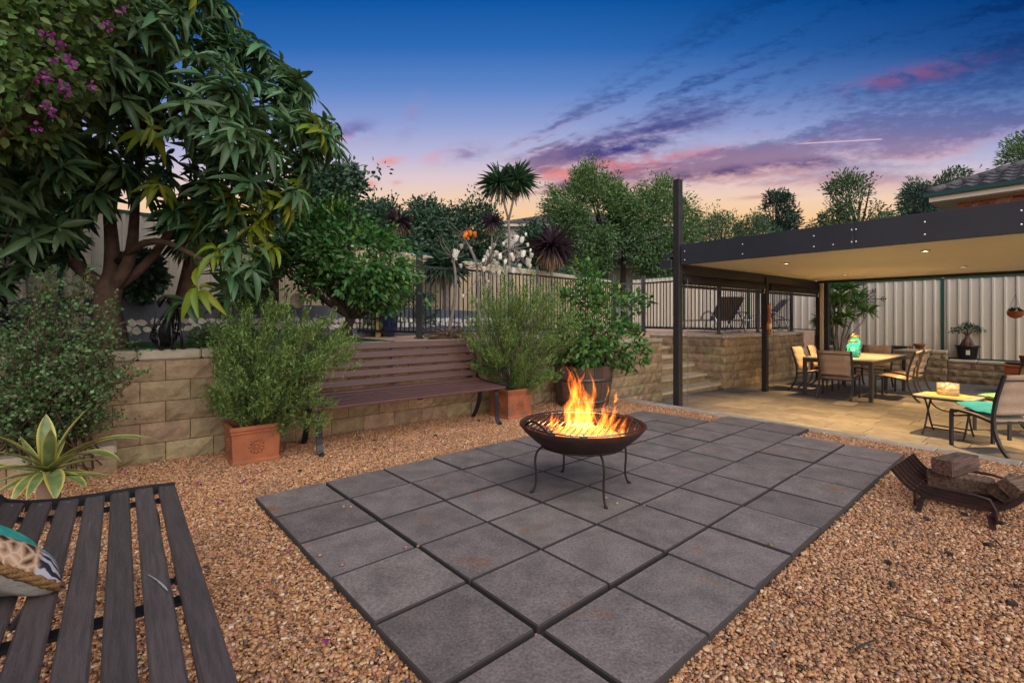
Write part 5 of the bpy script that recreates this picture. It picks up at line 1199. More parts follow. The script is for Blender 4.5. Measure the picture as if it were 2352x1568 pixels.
uv = t.n('ShaderNodeUVMap'); s3 = t.n('ShaderNodeSeparateXYZ'); t.l(uv.outputs[0], s3.inputs[0]); geo = t.n('ShaderNodeNewGeometry')
ns_ = t.noise(t.xyz(t.m('MULTIPLY_ADD', geo.outputs['Random Per Island'], 37., t.m('MULTIPLY', s3.outputs[0], 2.2)), t.m('MULTIPLY', s3.outputs[1], 3.2), t.m('MULTIPLY', geo.outputs['Random Per Island'], 9.)), 1.6, 5, .68, 1.4)
ed_ = t.m('SUBTRACT', 1., t.m('MULTIPLY', t.m('ABSOLUTE', t.m('SUBTRACT', s3.outputs[0], .5)), 2.))
al = t.m('ADD', t.m('MULTIPLY', ed_, .95), t.m('MULTIPLY', t.m('SUBTRACT', ns_, .5), 2.6)); al = t.m('SUBTRACT', al, t.m('MULTIPLY', s3.outputs[1], .42))
heat = t.rng(al, .12, 1.0, 0., 1., False); al = t.rng(al, .10, .32)
fc = t.ramp(t.m('MULTIPLY', heat, t.m('SUBTRACT', 1.15, s3.outputs[1])), [(0., (.75, .06, .004)), (.18, (1., .17, .01)), (.42, (1., .32, .025)), (.75, (1., .52, .07)), (1., (1., .66, .15))])
em = t.n('ShaderNodeEmission'); t.l(fc, em.inputs[0]); t.l(t.m('MULTIPLY', al, t.m('MULTIPLY_ADD', heat, .25, .13)), em.inputs[1])
tp = t.n('ShaderNodeBsdfTransparent'); ad = t.n('ShaderNodeAddShader'); t.l(em.outputs[0], ad.inputs[0]); t.l(tp.outputs[0], ad.inputs[1]); o_ = t.n('ShaderNodeOutputMaterial'); t.l(ad.outputs[0], o_.inputs[0])
fi = thing('fire', 'orange and yellow flames leaping through the grill of the fire bowl', 'fire', FB + Vector((0, 0, .42)))
rf_ = random.Random(11)
def tongue(x, y, z, h, w_, lean, seed):
    r_ = random.Random(seed); n_ = 16; az_ = r_.uniform(0, PI); sd = Vector((math.cos(az_), math.sin(az_), 0)); ph = r_.uniform(0, 6); vs_ = []; uvs = []; fs_ = []
    for i in range(n_ + 1):
        t_ = i / n_; c_ = Vector((x + lean[0] * t_ + .05 * h / .4 * math.sin(ph + 5.2 * t_) * t_, y + lean[1] * t_ + .04 * h / .4 * math.cos(ph * 1.7 + 4.1 * t_) * t_, z + h * t_))
        tw = sd.copy(); tw.rotate(Euler((0, 0, 1.1 * t_ * (1 if seed % 2 else -1)))); ww = w_ * (math.sin(PI * (.22 + .5 * t_)) if t_ < .5 else math.sin(PI * .47) * (1 - ((t_ - .5) / .5) ** 1.4)) + .001
        for s_ in (-1, -.33, .33, 1): vs_.append(c_ + tw * (ww * s_ / 2)); uvs.append((.5 + s_ / 2, t_))
    for i in range(n_):
        for j in range(3): a = i * 4 + j; fs_.append((a, a + 1, a + 5, a + 4))
    me = bpy.data.meshes.new('flame'); me.from_pydata([tuple(v) for v in vs_], [], fs_); ul = me.uv_layers.new()
    for lp in me.loops: ul.data[lp.index].uv = uvs[lp.vertex_index]
    me.materials.append(MATS['flame']); put('flame', me, fi)
for k in range(10): tongue(rf_.gauss(-.05, .035), rf_.gauss(0, .05), rf_.uniform(-.02, .06), rf_.uniform(.36, .58), rf_.uniform(.09, .18), (rf_.uniform(-.04, .05), 0), k)
for k in range(15): tongue(rf_.gauss(-.02, .10), rf_.gauss(-.02, .09), rf_.uniform(-.03, .04), rf_.uniform(.16, .30), rf_.uniform(.07, .14), (rf_.uniform(-.08, .08), rf_.uniform(-.04, .04)), 40 + k)
for k in range(16): tongue(rf_.gauss(.13, .09), rf_.gauss(-.05, .08), rf_.uniform(-.04, .03), rf_.uniform(.10, .22), rf_.uniform(.06, .11), (rf_.uniform(-.04, .12), 0), 80 + k)
for k in range(7): tongue(rf_.gauss(-.17, .05), rf_.gauss(-.03, .09), rf_.uniform(-.02, .03), rf_.uniform(.08, .20), rf_.uniform(.05, .09), (rf_.uniform(-.08, .04), 0), 120 + k)
for (x, z, h) in ((.25, .24, .09), (.18, .26, .12), (.22, .08, .16)): tongue(x, 0, z, h, .045, (.03, 0), 200 + int(z * 100))
fl_ = bpy.data.objects.new('fire_glow', bpy.data.lights.new('fire_glow', 'POINT')); C.objects.link(fl_); fl_.parent = fi; fl_.location = (0, 0, .16)
fl_.data.energy = 14; fl_.data.color = (1., .42, .10); fl_.data.shadow_soft_size = .14

# ------------------------------------------------------------------ fire grate with logs
fg = thing('fire_grate', 'curved rusty iron fire grate standing on the gravel with logs on it', 'grate', H(4.62, -.645, -.045), RZ - R(90))
prf = [(-.34, .275), (-.28, .20), (-.22, .15), (-.14, .125), (0, .12), (.14, .125), (.22, .15), (.28, .20), (.34, .275)]
for k in range(8):
    y = -.29 + .083 * k; mb = MB()
    for a, b_ in zip(prf, prf[1:]): mb.beam((a[0], y, a[1]), (b_[0], y, b_[1]), .010, .024)
    mb.build('bar', 'rust', fg)
for y in (-.325, .325):
    mb = MB(); q = [(-.20, y, .06), (-.20, y, .14), (-.17, y, .205), (-.10, y, .215), (.10, y, .215), (.17, y, .205), (.20, y, .14), (.20, y, .06)]
    mb.tube(q, .010, 7); mb.build('hoop_rail', 'rust', fg, True)
for x in (-.18, .18):
    MB().beam((x, -.31, .085), (x, .31, .085), .03, .016).build('cross_bar', 'rust_dark', fg)
    for y in (-.30, .30): MB().beam((x * .95, y, .10), (x * 1.06, y * 1.05, -.01), .032, .014, (0, 1, 0)).build('leg', 'rust', fg)
def fg_p(x, y, z): return H(4.62 + y, -.645 + x, -.045 + z)
for lab, (x, y, z), sz, rot in (('square sawn log lying across the fire grate at the bottom', (-.02, .05, .19), (.36, .15, .10), (0, 0, .15)), ('square sawn log on top of the pile on the fire grate', (-.05, .07, .305), (.13, .36, .115), (0, 0, -.25)),
                               ('dark tilted log on the far end of the fire grate', (.23, .02, .21), (.13, .34, .10), (0, .55, -.1)), ('second tilted log leaning at the end of the fire grate', (.29, -.04, .265), (.10, .30, .09), (.0, .75, -.35))):
    o = MB().cbox((0, 0, 0), sz, .008); o.v = [(a + U(-.005, .005), b_ + U(-.005, .005), c_ + U(-.005, .005)) for a, b_, c_ in o.v]
    o = o.build('firewood_log', 'log'); o.location = fg_p(x, y, z); o.rotation_euler = (rot[0], rot[1], RZ - R(90) + rot[2]); tag(o, lab, 'log', 'logs on the fire grate')

# ------------------------------------------------------------------ patio furniture
ZP = -.198
def make_chair(label, loc, rz, fm='frame_grey', group=None):
    t = thing('sling_chair', label, 'chair', loc, rz, group)
    for s_ in (-1, 1):
        x = .265 * s_
        MB().tube([(x, .25, 0), (x, .25, .40), (x, .24, .43)], .021, 4).build('front_leg', fm, t)
        MB().tube(bez((x, -.40, 0), (x, -.26, .10), (x, -.17, .30), (x, -.20, .50), (x, -.25, .65), (x, -.33, .90), n=10), .021, 4).build('back_post', fm, t)
        MB().tube(bez((x, .25, .425), (x, .05, .44), (x, -.20, .37), n=6), .018, 4).build('seat_rail', fm, t)
    MB().tube([(-.26, .22, .36), (.26, .22, .36)], .013, 4).build('stretcher', fm, t)
    MB().tube([(-.26, -.21, .36), (.26, -.21, .36)], .015, 4).build('stretcher', fm, t)
    MB().tube([(-.26, -.31, .84), (.26, -.31, .84)], .017, 4).build('top_rail', fm, t)
    def sl(pts, nm, th=.012):
        mb = MB(); k = len(pts)
        for (y, z, dy, dz) in pts:
            for x in (-.25, -.125, 0, .125, .25): mb.v += [(x, y + dy * (1 - (x / .25) ** 2) * .4, z - .012 * (1 - (x / .25) ** 2) * (nm == 'seat')), (x, y - (th if nm != 'seat' else 0) + dy * .3, z - (th if nm == 'seat' else 0))]
        for i in range(k - 1):
            for j in range(4):
                a = i * 10 + j * 2; mb.f += [(a, a + 2, a + 12, a + 10), (a + 1, a + 11, a + 13, a + 3)]
        for i in range(k - 1): a = i * 10; mb.f += [(a, a + 10, a + 11, a + 1), (a + 8, a + 9, a + 19, a + 18)]
        mb.f += [(0, 1, 3, 2), (2, 3, 5, 4), (4, 5, 7, 6), (6, 7, 9, 8)] + [tuple((k - 1) * 10 + q_ for q_ in (0 + 2 * j, 2 + 2 * j, 3 + 2 * j, 1 + 2 * j)) for j in range(4)]
        return mb.build(nm, 'sling', t, True)
    sl([(.25, .44, 0, 0), (.14, .445, 0, 0), (.0, .43, 0, 0), (-.12, .405, 0, 0), (-.20, .39, 0, 0)], 'seat')
    bp_ = []
    for i in range(13):
        f_ = i / 12; z = .45 + .45 * f_; y = -.195 - .135 * f_ ** 1.3; bp_.append((y + .016 * abs(math.sin(PI * 3 * f_)), z, 0, 0))
    sl(bp_, 'backrest', .026)
    return t
TA = thing('dining_table', 'long rectangular outdoor dining table with dark metal legs', 'table', H(11.48, -3.19, ZP), RZ)
MB().cbox((0, 0, .735), (2.26, 1.13, .022), .004).build('table_top', 'table_top', TA)
mb = MB()
for y in (-.54, .54): mb.box((0, y, .69), (2.18, .04, .065))
for x in (-1.105, 1.105): mb.box((x, 0, .69), (.04, 1.036, .065))
mb.build('apron', 'frame_grey', TA)
for x in (-1.10, 1.10):
    for y in (-.535, .535): MB().cbox((x, y, .361), (.062, .062, .722), .004).build('leg', 'frame_grey', TA)
for lab, u, v, rz in (('sling chair at the near end of the dining table, padded back to the fire bowl', 10.52, -3.19, RZ - R(90) + .05), ('sling chair at the far end of the dining table by the garden wall', 12.62, -3.19, RZ + R(90)),
                      ('first sling chair on the terrace wall side of the dining table', 11.05, -3.80, RZ + PI), ('second sling chair on the terrace wall side of the dining table', 11.85, -3.80, RZ + PI + .08),
                      ('first sling chair on the open side of the dining table', 11.25, -2.50, RZ + .04), ('second sling chair on the open side of the dining table', 12.05, -2.50, RZ - .03)):
    make_chair(lab, H(u, v, ZP), rz, group='chairs round the dining table')
c1_ = make_chair('dark framed sling chair with a teal seat cushion near the edging', Vector((5.50, 5.50, ZP)), R(4), 'frame_dark'); 
c2_ = make_chair('dark framed sling chair with a green seat cushion beside the side table', Vector((6.42, 6.18, ZP)), R(82), 'frame_dark')
def seat_cushion(label, p, rz, m):
    t = MB(); n = 14
    for sg in (1, -1):
        k = len(t.v)
        for i in range(n + 1):
            for j in range(n + 1):
                a, b_ = -1 + 2 * i / n, -1 + 2 * j / n; h = ((1 - abs(a) ** 4) * (1 - abs(b_) ** 4)) ** .5
                t.v.append((a * .235, b_ * .23, sg * .032 * h + .012 * math.sin(3 * b_ + a) + .02 * b_ + .006 * math.sin(11 * a) * math.sin(9 * b_)))
        for i in range(n):
            for j in range(n): q = (k + i * (n + 1) + j, k + (i + 1) * (n + 1) + j, k + (i + 1) * (n + 1) + j + 1, k + i * (n + 1) + j + 1); t.f.append(q if sg > 0 else q[::-1])
    o = t.build('seat_cushion', m, None, True); o.location = p; o.rotation_euler = (0, 0, rz); return tag(o, label, 'cushion')
nbn = bpy.data.objects['slatted_bench.001']; mi = Matrix.Translation(nbn.location) @ Matrix.Rotation(R(129), 4, 'Z'); mi.invert()
mb = MB(); q = bez(P(362, 1303, 1.64), P(392, 1318, 1.6), P(410, 1356, 1.54), n=9); zz = .506
for i, p in enumerate(q):
    l_ = mi @ p + Vector((0, .028, 0)); ww = (.0008, .0012, .0015, .0022, .0018, .003, .0026, .0034, .003, .0012)[i]; mb.v += [(l_.x, l_.y - ww, zz - .003), (l_.x + U(-.003, .003), l_.y + ww, zz - .003)]
mb.f = [(2 * i, 2 * i + 2, 2 * i + 3, 2 * i + 1) for i in range(9)]; mb.build('paint_chip', 'chip', nbn)
for y_, z_ in ((.036, .472), (.130, .480), (.224, .482), (.318, .484), (.412, .490), (.506, .500), (.598, .520)):
    put('screw', scm, nbn, (2.355, y_, z_ + .0145), None, (.7, .7, .5))
seat_cushion('bright teal seat cushion on the dark framed sling chair', Vector((5.50, 5.53, ZP + .475)), R(4), 'teal_cushion')
seat_cushion('light green seat cushion on the sling chair beside the side table', Vector((6.40, 6.18, ZP + .475)), R(82), 'green_cushion')

sd_ = thing('side_table', 'small folding side table with a tan top and crossed dark legs', 'table', Vector((5.60, 6.20, ZP)), RZ - R(90) - .12)
po = []
for cx_, cy_, a0 in ((.24, .20, 0), (-.24, .20, 90), (-.24, -.20, 180), (.24, -.20, 270)):
    for k in range(5): a = R(a0 + 22.5 * k); po.append((cx_ + .06 * math.cos(a), cy_ + .06 * math.sin(a)))
MB().prism(po, .495, .51).build('table_top', 'table_top', sd_); MB().prism([(x * 1.012, y * 1.012) for x, y in po], .475, .4945).build('top_frame', 'frame_dark', sd_)
for x in (-.20, .20):
    for s_ in (-1, 1): MB().tube(bez((x, .13 * s_, .47), (x * 1.02, -.05 * s_, .30), (x, -.02 * s_, .15), (x, -.20 * s_, .0), n=9), .011, 6).build('leg', 'frame_dark', sd_, True)
for y in (-.12, .12): MB().tube([(-.20, y, .09), (.20, y, .09)], .009, 6).build('cross_bar', 'frame_dark', sd_)
MB().tube(bez((-.2, .05, .46), (-.18, .02, .25), (.18, .02, .25), (.2, .05, .46), n=8), .009, 6).build('brace', 'frame_dark', sd_)
do = MB().lathe([(.005, .0), (.225, .0), (.23, .004), (.225, .008), (.005, .008)], 36).build('placemat', 'doily'); do.location = (5.60, 6.20, ZP + .512); tag(do, 'round woven yellow placemat on the side table', 'placemat')
bw = thing('glass_bowl', 'clear glass bowl of sand and sea shells on the yellow placemat', 'bowl', Vector((5.60, 6.20, ZP + .522)))
MB().lathe([(.01, 0), (.112, 0), (.112, .15), (.106, .15), (.106, .008), (.01, .008)], 28).build('glass', 'glass_clear', bw, True)
MB().lathe([(.01, .010), (.104, .010), (.104, .05), (.01, .055)], 24).build('sand', 'sand', bw)
for k in range(26):
    a, r_ = U(0, 6.28), .08 * math.sqrt(U(0, 1)); s_ = U(.016, .034)
    MB().lathe([(.001, -s_), (s_ * .8, -s_ * .3), (s_ * .6, s_ * .3), (s_ * .15, s_ * 1.2)], 7).build('shell', 'shell', bw, True).matrix_local = Matrix.Translation((r_ * math.cos(a), r_ * math.sin(a), .07 + .075 * (1 - r_ / .09) * U(.3, 1) + .01)) @ Euler((U(0, 3), U(0, 3), 0)).to_matrix().to_4x4()
def jar(label, p, h, r_):
    t = thing('lantern_jar', label, 'lantern', p)
    MB().lathe([(.02, 0), (r_, .0), (r_, h * .78), (r_ * .72, h * .88), (r_ * .70, h), (r_ * .66, h), (r_ * .68, h * .87), (r_ * .95, h * .77), (r_ * .95, .01), (.02, .01)], 24).build('glass', 'glass_teal', t, True)
    MB().lathe([(r_ * .72, h * .95), (r_ * .80, h * .96), (r_ * .80, h * 1.05), (r_ * .60, h * 1.06), (r_ * .60, h * .97)], 24).build('collar', 'brass', t, True)
    MB().tube(bez((-r_ * .8, 0, h), (-r_ * .6, 0, h * 1.22), (r_ * .6, 0, h * 1.22), (r_ * .8, 0, h), n=8), .004, 5).build('handle', 'brass', t)
    MB().lathe([(.03, h * .40), (.036, h * .41), (.036, h * .62), (.028, h * .64), (.006, h * .66)], 14).build('candle', 'candle', t, True)
    MB().lathe([(.01, h * .38), (.045, h * .385), (.045, h * .40), (.01, h * .405)], 14).build('candle_cup', 'brass', t)
    la = bpy.data.objects.new('candle_light', bpy.data.lights.new('candle_light', 'POINT')); C.objects.link(la); la.parent = t; la.location = (0, 0, h * .72); la.data.energy = 1.6; la.data.color = (1., .55, .18); la.data.shadow_soft_size = .03
jar('teal glass lantern jar with a lit candle, shorter of the pair on the table', H(11.05, -3.12, ZP + .747), .30, .098)
jar('taller teal glass lantern jar standing behind the lit one', H(11.45, -3.20, ZP + .747), .38, .095)
dc = MB().cbox((0, 0, 0), (.42, .30, .012), .003).build('drain_cover', 'edging'); dc.location = G(1942, 926, -.19); dc.rotation_euler = (0, 0, RZ + .1); dc.location.z = -.189; tag(dc, 'pale rectangular drain cover set in the patio before the dining table', 'drain cover')

# ------------------------------------------------------------------ dracaena, ornament, pots along the garden wall
dr = Vector((8.05, 11.9, -.2)); t = thing('dracaena', 'many-stemmed dracaena with spiky green heads by the corner post', 'plant', dr); mb = MB()
def z7(x, y): return 1738.4 + .2746 * x, 620.9 + .2746 * y
for (x, y) in [(635, 150), (780, 150), (700, 225), (590, 310), (540, 430), (830, 290), (925, 345), (660, 440), (745, 380), (680, 300), (850, 215), (620, 230)]:
    hd = P(*z7(x, y), 11.9 + U(-.35, .35)); mb.tube(bez(dr + Vector((U(-.08, .08), U(-.08, .08), 0)), dr + Vector((U(-.15, .15), U(-.1, .1), 1.0)), hd - Vector((0, 0, .35)), hd, n=8), [.03, .028, .026, .024, .022, .02, .018, .016, .014], 6)
    swords(None, hd, 46, .30, .022, None, t, dr, 'leaf_dracaena', None, 0, .1, -.6)
mb.build('stems', 'bark_grey', t, True, True)
oc = H(15.43, 0, 0); d_ = (2397 - 1420.5) / 1339; tt = 15.42 / (d_ * CA + SA); oc = Vector((d_ * tt, tt, 1.80))
orn = thing('wall_ornament', 'rusty scrolled iron star ornament hung on the cream fence', 'ornament', oc, RZ - R(90))
for k in range(8):
    a = PI * k / 4; c_, s_ = math.cos(a), math.sin(a); L = .48 if k % 2 == 0 else .36; mb = MB()
    mb.tube([(c_ * .06, -.02, s_ * .06), (c_ * L, -.02, s_ * L)], .010, 5)
    for sg in (-1, 1):
        q = [(c_ * r_ - s_ * sg * w_, -.02, s_ * r_ + c_ * sg * w_) for r_, w_ in ((.10, .01), (.16, .06), (.22, .09), (.27, .07), (.26, .03), (.22, .035))]; mb.tube(q, .007, 5)
        q = [(c_ * r_ - s_ * sg * w_, -.02, s_ * r_ + c_ * sg * w_) for r_, w_ in ((L * .78, .0), (L * .85, .05), (L * .92, .055), (L * .90, .02))]; mb.tube(q, .010, 5)
    mb.lathe([(.002, -.02), (.02, 0), (.002, .03)], 6, (c_ * L, -.02, s_ * L)); mb.build('scroll_arm', 'rust', orn, True)
MB().torus((0, -.02, 0), .07, .012, 16, 5, Matrix.Rotation(R(90), 3, 'X')).build('centre', 'rust', orn, True)
def wall_p(px_src, z, u=15.12): d_ = (px_src - 1420.5) / 1339; tt = u / (d_ * CA + SA); return Vector((d_ * tt, tt, z))
def pot(name, label, p, prof, m, soil=None, cat='pot'):
    t = thing(name, label, cat, p); MB().lathe(prof, 24).build('body', m, t, True)
    if soil: MB().lathe([(.005, soil[1] - .02), (soil[0], soil[1] - .02), (soil[0], soil[1]), (.005, soil[1])], 16).build('soil', 'soil', t)
    return t
ZC = .546
rp_ = pot('red_pot', 'red glazed pot with a small succulent on the garden wall', wall_p(2353.7, ZC), [(.01, 0), (.075, 0), (.115, .19), (.12, .20), (.105, .20), (.1, .17), (.01, .17)], 'red_pot', (.1, .175))
q = rnd3(40); q[:, 2] = np.abs(q[:, 2]) + .3; q = norm(q); put('foliage', leafmesh('foliage', np.tile([[0, 0, .17]], (len(q), 1)), q, rnd3(len(q)), .16, .022, T_SWORD, 'leaf_gum'), rp_)['kind'] = 'stuff'
pn = thing('paella_pan', 'wide black pan with two loop handles on the garden wall', 'pan', wall_p(2488, ZC)); MB().lathe([(.01, 0), (.19, 0), (.235, .05), (.24, .052), (.228, .05), (.185, .006), (.01, .006)], 28).build('pan_body', 'black_pot', pn, True)
for s_ in (-1, 1): MB().tube(bez((.22 * s_ * CA - .05 * SA * 0, .22 * s_ * -SA, .04), (.33 * s_ * CA, .33 * s_ * -SA, .07), (.22 * s_ * CA + .06, .22 * s_ * -SA + .06, .04), n=8), .007, 5).build('handle', 'black_pot', pn)
pot('small_jar', 'small brown candle jar between the pan and the terracotta pot', wall_p(2528, ZC), [(.01, 0), (.045, 0), (.048, .08), (.04, .08), (.038, .01)], 'orange_wood', None, 'jar')
pot('clay_pot', 'small round terracotta flowerpot on the garden wall by the green post', wall_p(2551, ZC), [(.01, 0), (.075, 0), (.10, .09), (.115, .09), (.118, .13), (.105, .13), (.1, .10), (.01, .10)], 'terracotta', (.1, .115))
bz = thing('shell_lamp', 'dark round garden ornament at the end of the taller garden wall', 'ornament', wall_p(2582, .36, 15.05)); MB().lathe([(.01, 0), (.06, .01), (.085, .07), (.06, .13), (.01, .14)], 14).build('body', 'bark', bz, True)
zb = .345; bp2 = wall_p(2684, zb, 15.22)
bpo = pot('black_pot', 'large black plastic pot holding the bonsai on the low garden wall', bp2, [(.01, 0), (.15, 0), (.195, .29), (.225, .30), (.228, .325), (.20, .325), (.19, .28), (.01, .28)], 'black_pot', (.19, .30))
MB().box((-.115 * 1.0, -.135, .17), (.07, .012, .11), R(-40)).build('plant_tag', 'petal', bpo)
bo = thing('bonsai', 'small bonsai fig with a thick gnarled trunk in the black pot', 'plant', bp2 + Vector((0, 0, .30))); mb = MB()
for k in range(5): a = 2 * PI * k / 5; mb.tube(bez((.09 * math.cos(a), .09 * math.sin(a), 0), (.05 * math.cos(a), .05 * math.sin(a), .12), (U(-.03, .03), 0, .24), n=6), [.045, .05, .05, .045, .04, .03, .022], 7)
tips = [(-.18, 0, .42), (.2, 0, .44), (.02, .05, .5), (-.08, -.1, .46), (.12, .1, .48), (-.24, .05, .36), (.27, -.03, .38)]
for tp in tips: mb.tube(bez((0, 0, .22), (tp[0] * .3, tp[1] * .3, .36), tp, n=4), [.018, .014, .010, .007, .005], 5)
mb.build('trunk', 'bark', bo, True); pts = np.repeat(np.array(tips), 46, 0); n = len(pts); q = rnd3(n) * rng.random((n, 1)) ** .5
put('foliage', leafmesh('foliage', pts + q * [.11, .11, .06], rnd3(n) + [0, 0, .1], rnd3(n) + [0, 0, 1.2], .05, .03, T_OVAL, 'leaf_hedge'), bo)['kind'] = 'stuff'
hg = thing('hanging_pot', 'small hanging clay bowl with a succulent on a wire', 'pot', Vector((9.42, 9.03, 1.30))); MB().lathe([(.01, 0), (.07, .015), (.115, .07), (.12, .13), (.105, .135), (.1, .08), (.01, .06)], 20).build('bowl', 'terracotta', hg, True)
mb = MB()
for k in range(3): a = 2 * PI * k / 3; mb.tube([(.11 * math.cos(a), .11 * math.sin(a), .13), (0, 0, .45)], .0025, 4)
mb.tube([(0, 0, .45), (0, 0, .875)], .0025, 4); mb.build('wire', 'iron', hg)
q = rnd3(50); q[:, 2] = np.abs(q[:, 2]); put('foliage', leafmesh('foliage', np.tile([[0, 0, .11]], (50, 1)) + q * .05, q, rnd3(50), .075, .025, T_OVAL, 'leaf_hedge'), hg)['kind'] = 'stuff'
pb = P(2345, 900, 9.6); px_ = thing('timber_planter', 'red-brown timber box with a tray and pot at the patio corner', 'box', Vector((pb.x + .15, pb.y, ZP)), RZ)
for k in range(4): MB().cbox((0, 0, .07 + .13 * k), (.62, .62, .122), .006).build('board', 'terracotta', px_)
MB().cbox((0, 0, .555), (.70, .70, .05), .01).build('lid', 'terracotta', px_); MB().lathe([(.01, 0), (.3, 0), (.34, .03), (.33, .032), (.01, .012)], 28, (0, 0, .582)).build('tray', 'black_pot', px_)
MB().lathe([(.01, 0), (.09, 0), (.12, .15), (.105, .15), (.01, .12)], 18, (.05, .02, .60)).build('small_pot', 'terracotta', px_)

# ------------------------------------------------------------------ metal dog on the wall
mat('dog_metal', (.03, .028, .03), .35, (.018, .017, .018), 20, 4, .3, 90, metal=.8)
def dog(label, p, rz):
    t = thing('metal_dog', label, 'sculpture', p, rz)
    mb = MB(); pa = [(-.11, .0, .02), (-.10, 0, .10), (-.06, 0, .19), (-.01, 0, .28), (.03, 0, .36), (.045, 0, .41)]; ra = [.05, .105, .10, .075, .045, .025]; n_ = 16
    mb.tube(pa, ra, n_); ob = mb.build('body', 'dog_metal', t, True); mo = ob.modifiers.new('filigree', 'WIREFRAME'); mo.thickness = .010; mo.use_replace = True
    core = MB().tube([(-.10, 0, .04), (-.06, 0, .18), (.02, 0, .33)], [.05, .06, .025], 10).build('inner_body', 'black_pot', t, True)
    mb = MB().tube([(-.02, 0, .455), (.03, 0, .47), (.08, 0, .455), (.13, 0, .43), (.16, 0, .415)], [.03, .058, .05, .028, .016], 12); mb.tube([(.04, 0, .39), (.045, 0, .45)], [.022, .028], 8); mb.build('head', 'dog_metal', t, True)
    for s_ in (-1, 1):
        MB().tube(bez((.02, .05 * s_, .50), (-.03, .09 * s_, .49), (-.03, .085 * s_, .40), n=5), [.012, .02, .026, .026, .02, .008], 6).build('ear', 'dog_metal', t, True)
        MB().tube([(.055, .04 * s_, .30), (.075, .045 * s_, .15), (.08, .045 * s_, .012)], .011, 6).build('front_leg', 'iron', t, True)
        MB().tube([(.07, .045 * s_, .008), (.12, .045 * s_, .008)], .010, 6).build('foot', 'rust_dark', t, True)
        MB().tube(bez((-.08, .10 * s_, .16), (.02, .12 * s_, .15), (.0, .11 * s_, .01), n=6), .010, 6).build('hind_leg', 'iron', t, True)
        MB().tube([(0, .11 * s_, .008), (.05, .11 * s_, .008)], .010, 6).build('foot', 'rust_dark', t, True)
    MB().tube(bez((-.18, 0, .06), (-.26, 0, .08), (-.22, 0, .22), (-.20, 0, .36), n=8), [.012, .013, .014, .014, .013, .011, .008, .006, .003], 6).build('tail', 'iron', t, True)
    return t
dz = 1.012
dp = P(392, 700, 4.66); dog('black scrollwork metal dog sitting on the wall cap looking down', Vector((dp.x, dp.y, dz)), R(-18))
dp = P(-12, 700, 4.35); dog('dark metal animal ornament half hidden at the edge of the round-leaved bush', Vector((dp.x, dp.y, dz)), R(200))

# ------------------------------------------------------------------ pool terrace things
def lounger(label, p, rz):
    t = thing('sun_lounger', label, 'sun lounger', p, rz, 'sun loungers on the pool terrace')
    for s_ in (-1, 1):
        x = .32 * s_; MB().tube([(x, -.62, .30), (x, 1.2, .28)], .018, 6).build('side_rail', 'silver', t, True)
        MB().tube(bez((x * 1.06, -.60, 0), (x * 1.06, -.55, .60), (x * 1.06, .05, .62), (x * 1.06, .18, .30), n=10), .022, 6, (1, 1)).build('arm', 'silver', t, True)
        MB().tube([(x, 1.05, .28), (x, 1.15, 0)], .018, 6).build('leg', 'silver', t)
        MB().tube([(x * .9, -.15, .30), (x * .9, -.62, .82)], .016, 6).build('back_rail', 'sling_dark', t)
    MB().beam((0, -.1, .31), (0, 1.2, .29), .58, .012).build('seat', 'sling_dark', t)
    MB().beam((0, -.14, .31), (0, -.63, .84), .56, .012, (0, -1, 1)).build('backrest', 'sling_dark', t)
    MB().tube([(-.3, -.5, .03), (.3, -.5, .03)], .014, 6).build('cross_bar', 'silver', t)
    return t
lp = P(1648, 760, 11.75); lounger('silver framed sun lounger with its dark back towards the patio', Vector((lp.x, lp.y, ZT)), R(8))
lp = P(1745, 760, 13.0); lounger('silver framed sun lounger lying sideways beyond the folding table', Vector((lp.x, lp.y, ZT)), R(78))
lp = P(1690, 760, 12.8); ft = thing('folding_table', 'small dark folding table between the two loungers', 'table', Vector((lp.x, lp.y, ZT)), RZ)
MB().cbox((0, 0, .50), (.55, .45, .022), .004).build('table_top', 'frame_dark', ft)
for y in (-.18, .18):
    for s_ in (-1, 1): MB().tube([(-.22 * s_, y, .49), (.22 * s_, y, 0)], .010, 5).build('leg', 'frame_dark', ft)
bq = P(894, 760, 9.1); bpt = pot('blue_pot', 'tall glazed navy pot behind the pool fence', Vector((bq.x, bq.y, ZT)), [(.01, 0), (.11, 0), (.15, .2), (.175, .40), (.18, .42), (.155, .42), (.14, .36), (.01, .36)], 'blue_pot', (.15, .39))
pm = thing('potted_palm', 'small yellowing palm growing in the navy pot', 'plant', Vector((bq.x, bq.y, ZT + .39))); swords(None, pm.location + Vector((0, 0, .05)), 60, .34, .03, None, pm, pm.location, 'leaf_mango_young', None, 0, .5, -.1)
tq = P(815, 760, 9.0); tb = thing('timber_stand', 'pale yellow timber stand with dark shelves behind the pool fence', 'stand', Vector((tq.x, tq.y, ZT)), R(15))
for x in (-.42, .05, .42): MB().cbox((x, 0, .34), (.10, .10, .68), .006).build('post', 'yellow_timber', tb)
for z in (.12, .36, .66): MB().cbox((.0, -.01, z), (1.0, .22, .03), .005).build('shelf', 'bark_dark', tb)
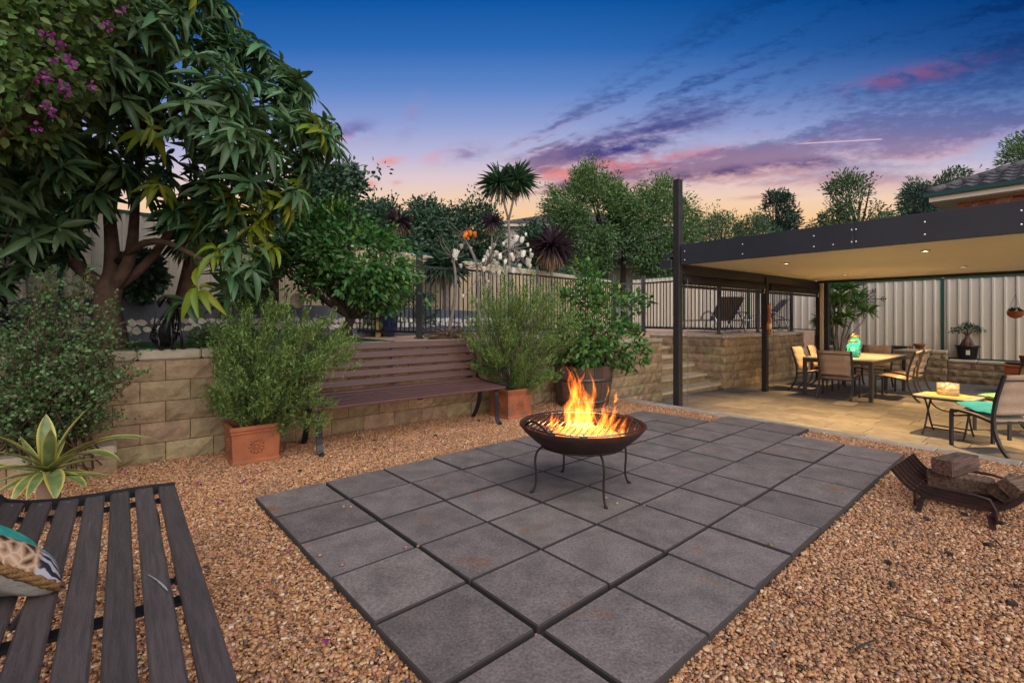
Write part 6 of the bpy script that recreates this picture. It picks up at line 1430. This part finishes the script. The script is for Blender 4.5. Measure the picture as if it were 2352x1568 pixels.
dq = P(683, 684, 7.1); ds = MB().lathe([(.01, -.025), (.10, -.025), (.115, 0), (.10, .025), (.01, .025)], 20, sxy=(1, 1)).build('stone_disc', 'white_stone', None, True); ds.location = (dq.x, dq.y, 1.46 + .10); ds.rotation_euler = (R(80), 0, R(60)); tag(ds, 'pale round stone disc leaning on top of the grey wall', 'stone')
gq = P(118, 690, 6.4); gd = pot('straw_jar', 'squat tan woven jar on the raised bed by the fence', Vector((gq.x, gq.y, 1.42)), [(.01, 0), (.10, .01), (.15, .08), (.12, .15), (.05, .20), (.045, .26), (.035, .26), (.01, .2)], 'rope', None, 'jar')

# ------------------------------------------------------------------ litter on the gravel
for i, (px, py) in enumerate([(2040, 1290), (2215, 1180), (2300, 1200), (2325, 1385), (2270, 1250), (2130, 1190), (1840, 1530), (2050, 1340), (2180, 1270), (2335, 1345), (2110, 1165), (1000, 1000), (860, 1010), (1100, 965), (690, 1080)]):
    o = MB().cbox((0, 0, 0), (U(.02, .045), U(.015, .03), U(.012, .02)), .004); o.v = [(a + U(-.003, .003), b_ + U(-.003, .003), c_) for a, b_, c_ in o.v]
    o = o.build('charcoal_piece', 'charred'); o.location = G(px, py, -.02); o.rotation_euler = (U(-.3, .3), U(-.3, .3), U(0, 3)); tag(o, 'small black piece of charcoal lying on the gravel', 'charcoal', 'charcoal bits on the gravel')
for i, (px, py) in enumerate([(290, 1088), (455, 1112), (560, 1105), (590, 1085), (505, 1150), (620, 1160), (660, 1262), (755, 1470)]):
    n = 5; q = rnd3(n); o = put('fallen_petals', leafmesh('fallen_petals', q * .008, q, rnd3(n), .022, .018, T_OVAL, 'flower_magenta')); o.location = G(px, py, -.018); tag(o, 'fallen magenta bougainvillea petals lying on the gravel', 'petals', 'fallen petals on the gravel')
for i, (px, py, a, L) in enumerate([(700, 1215, .5, .12), (620, 1210, 2.2, .10), (1990, 1480, .4, .14), (2280, 1240, 1.2, .2), (2100, 1420, 2.6, .12)]):
    p = G(px, py, -.014); d = Vector((math.cos(a), math.sin(a), 0)) * L / 2; o = MB().tube(bez(-d, Vector((U(-.02, .02), U(-.02, .02), .012)), d, n=5), [.005, .005, .004, .004, .003, .002], 5).build('twig', 'bark_dark'); o.location = p; tag(o, 'thin dark twig lying on the gravel', 'twig', 'twigs on the gravel')
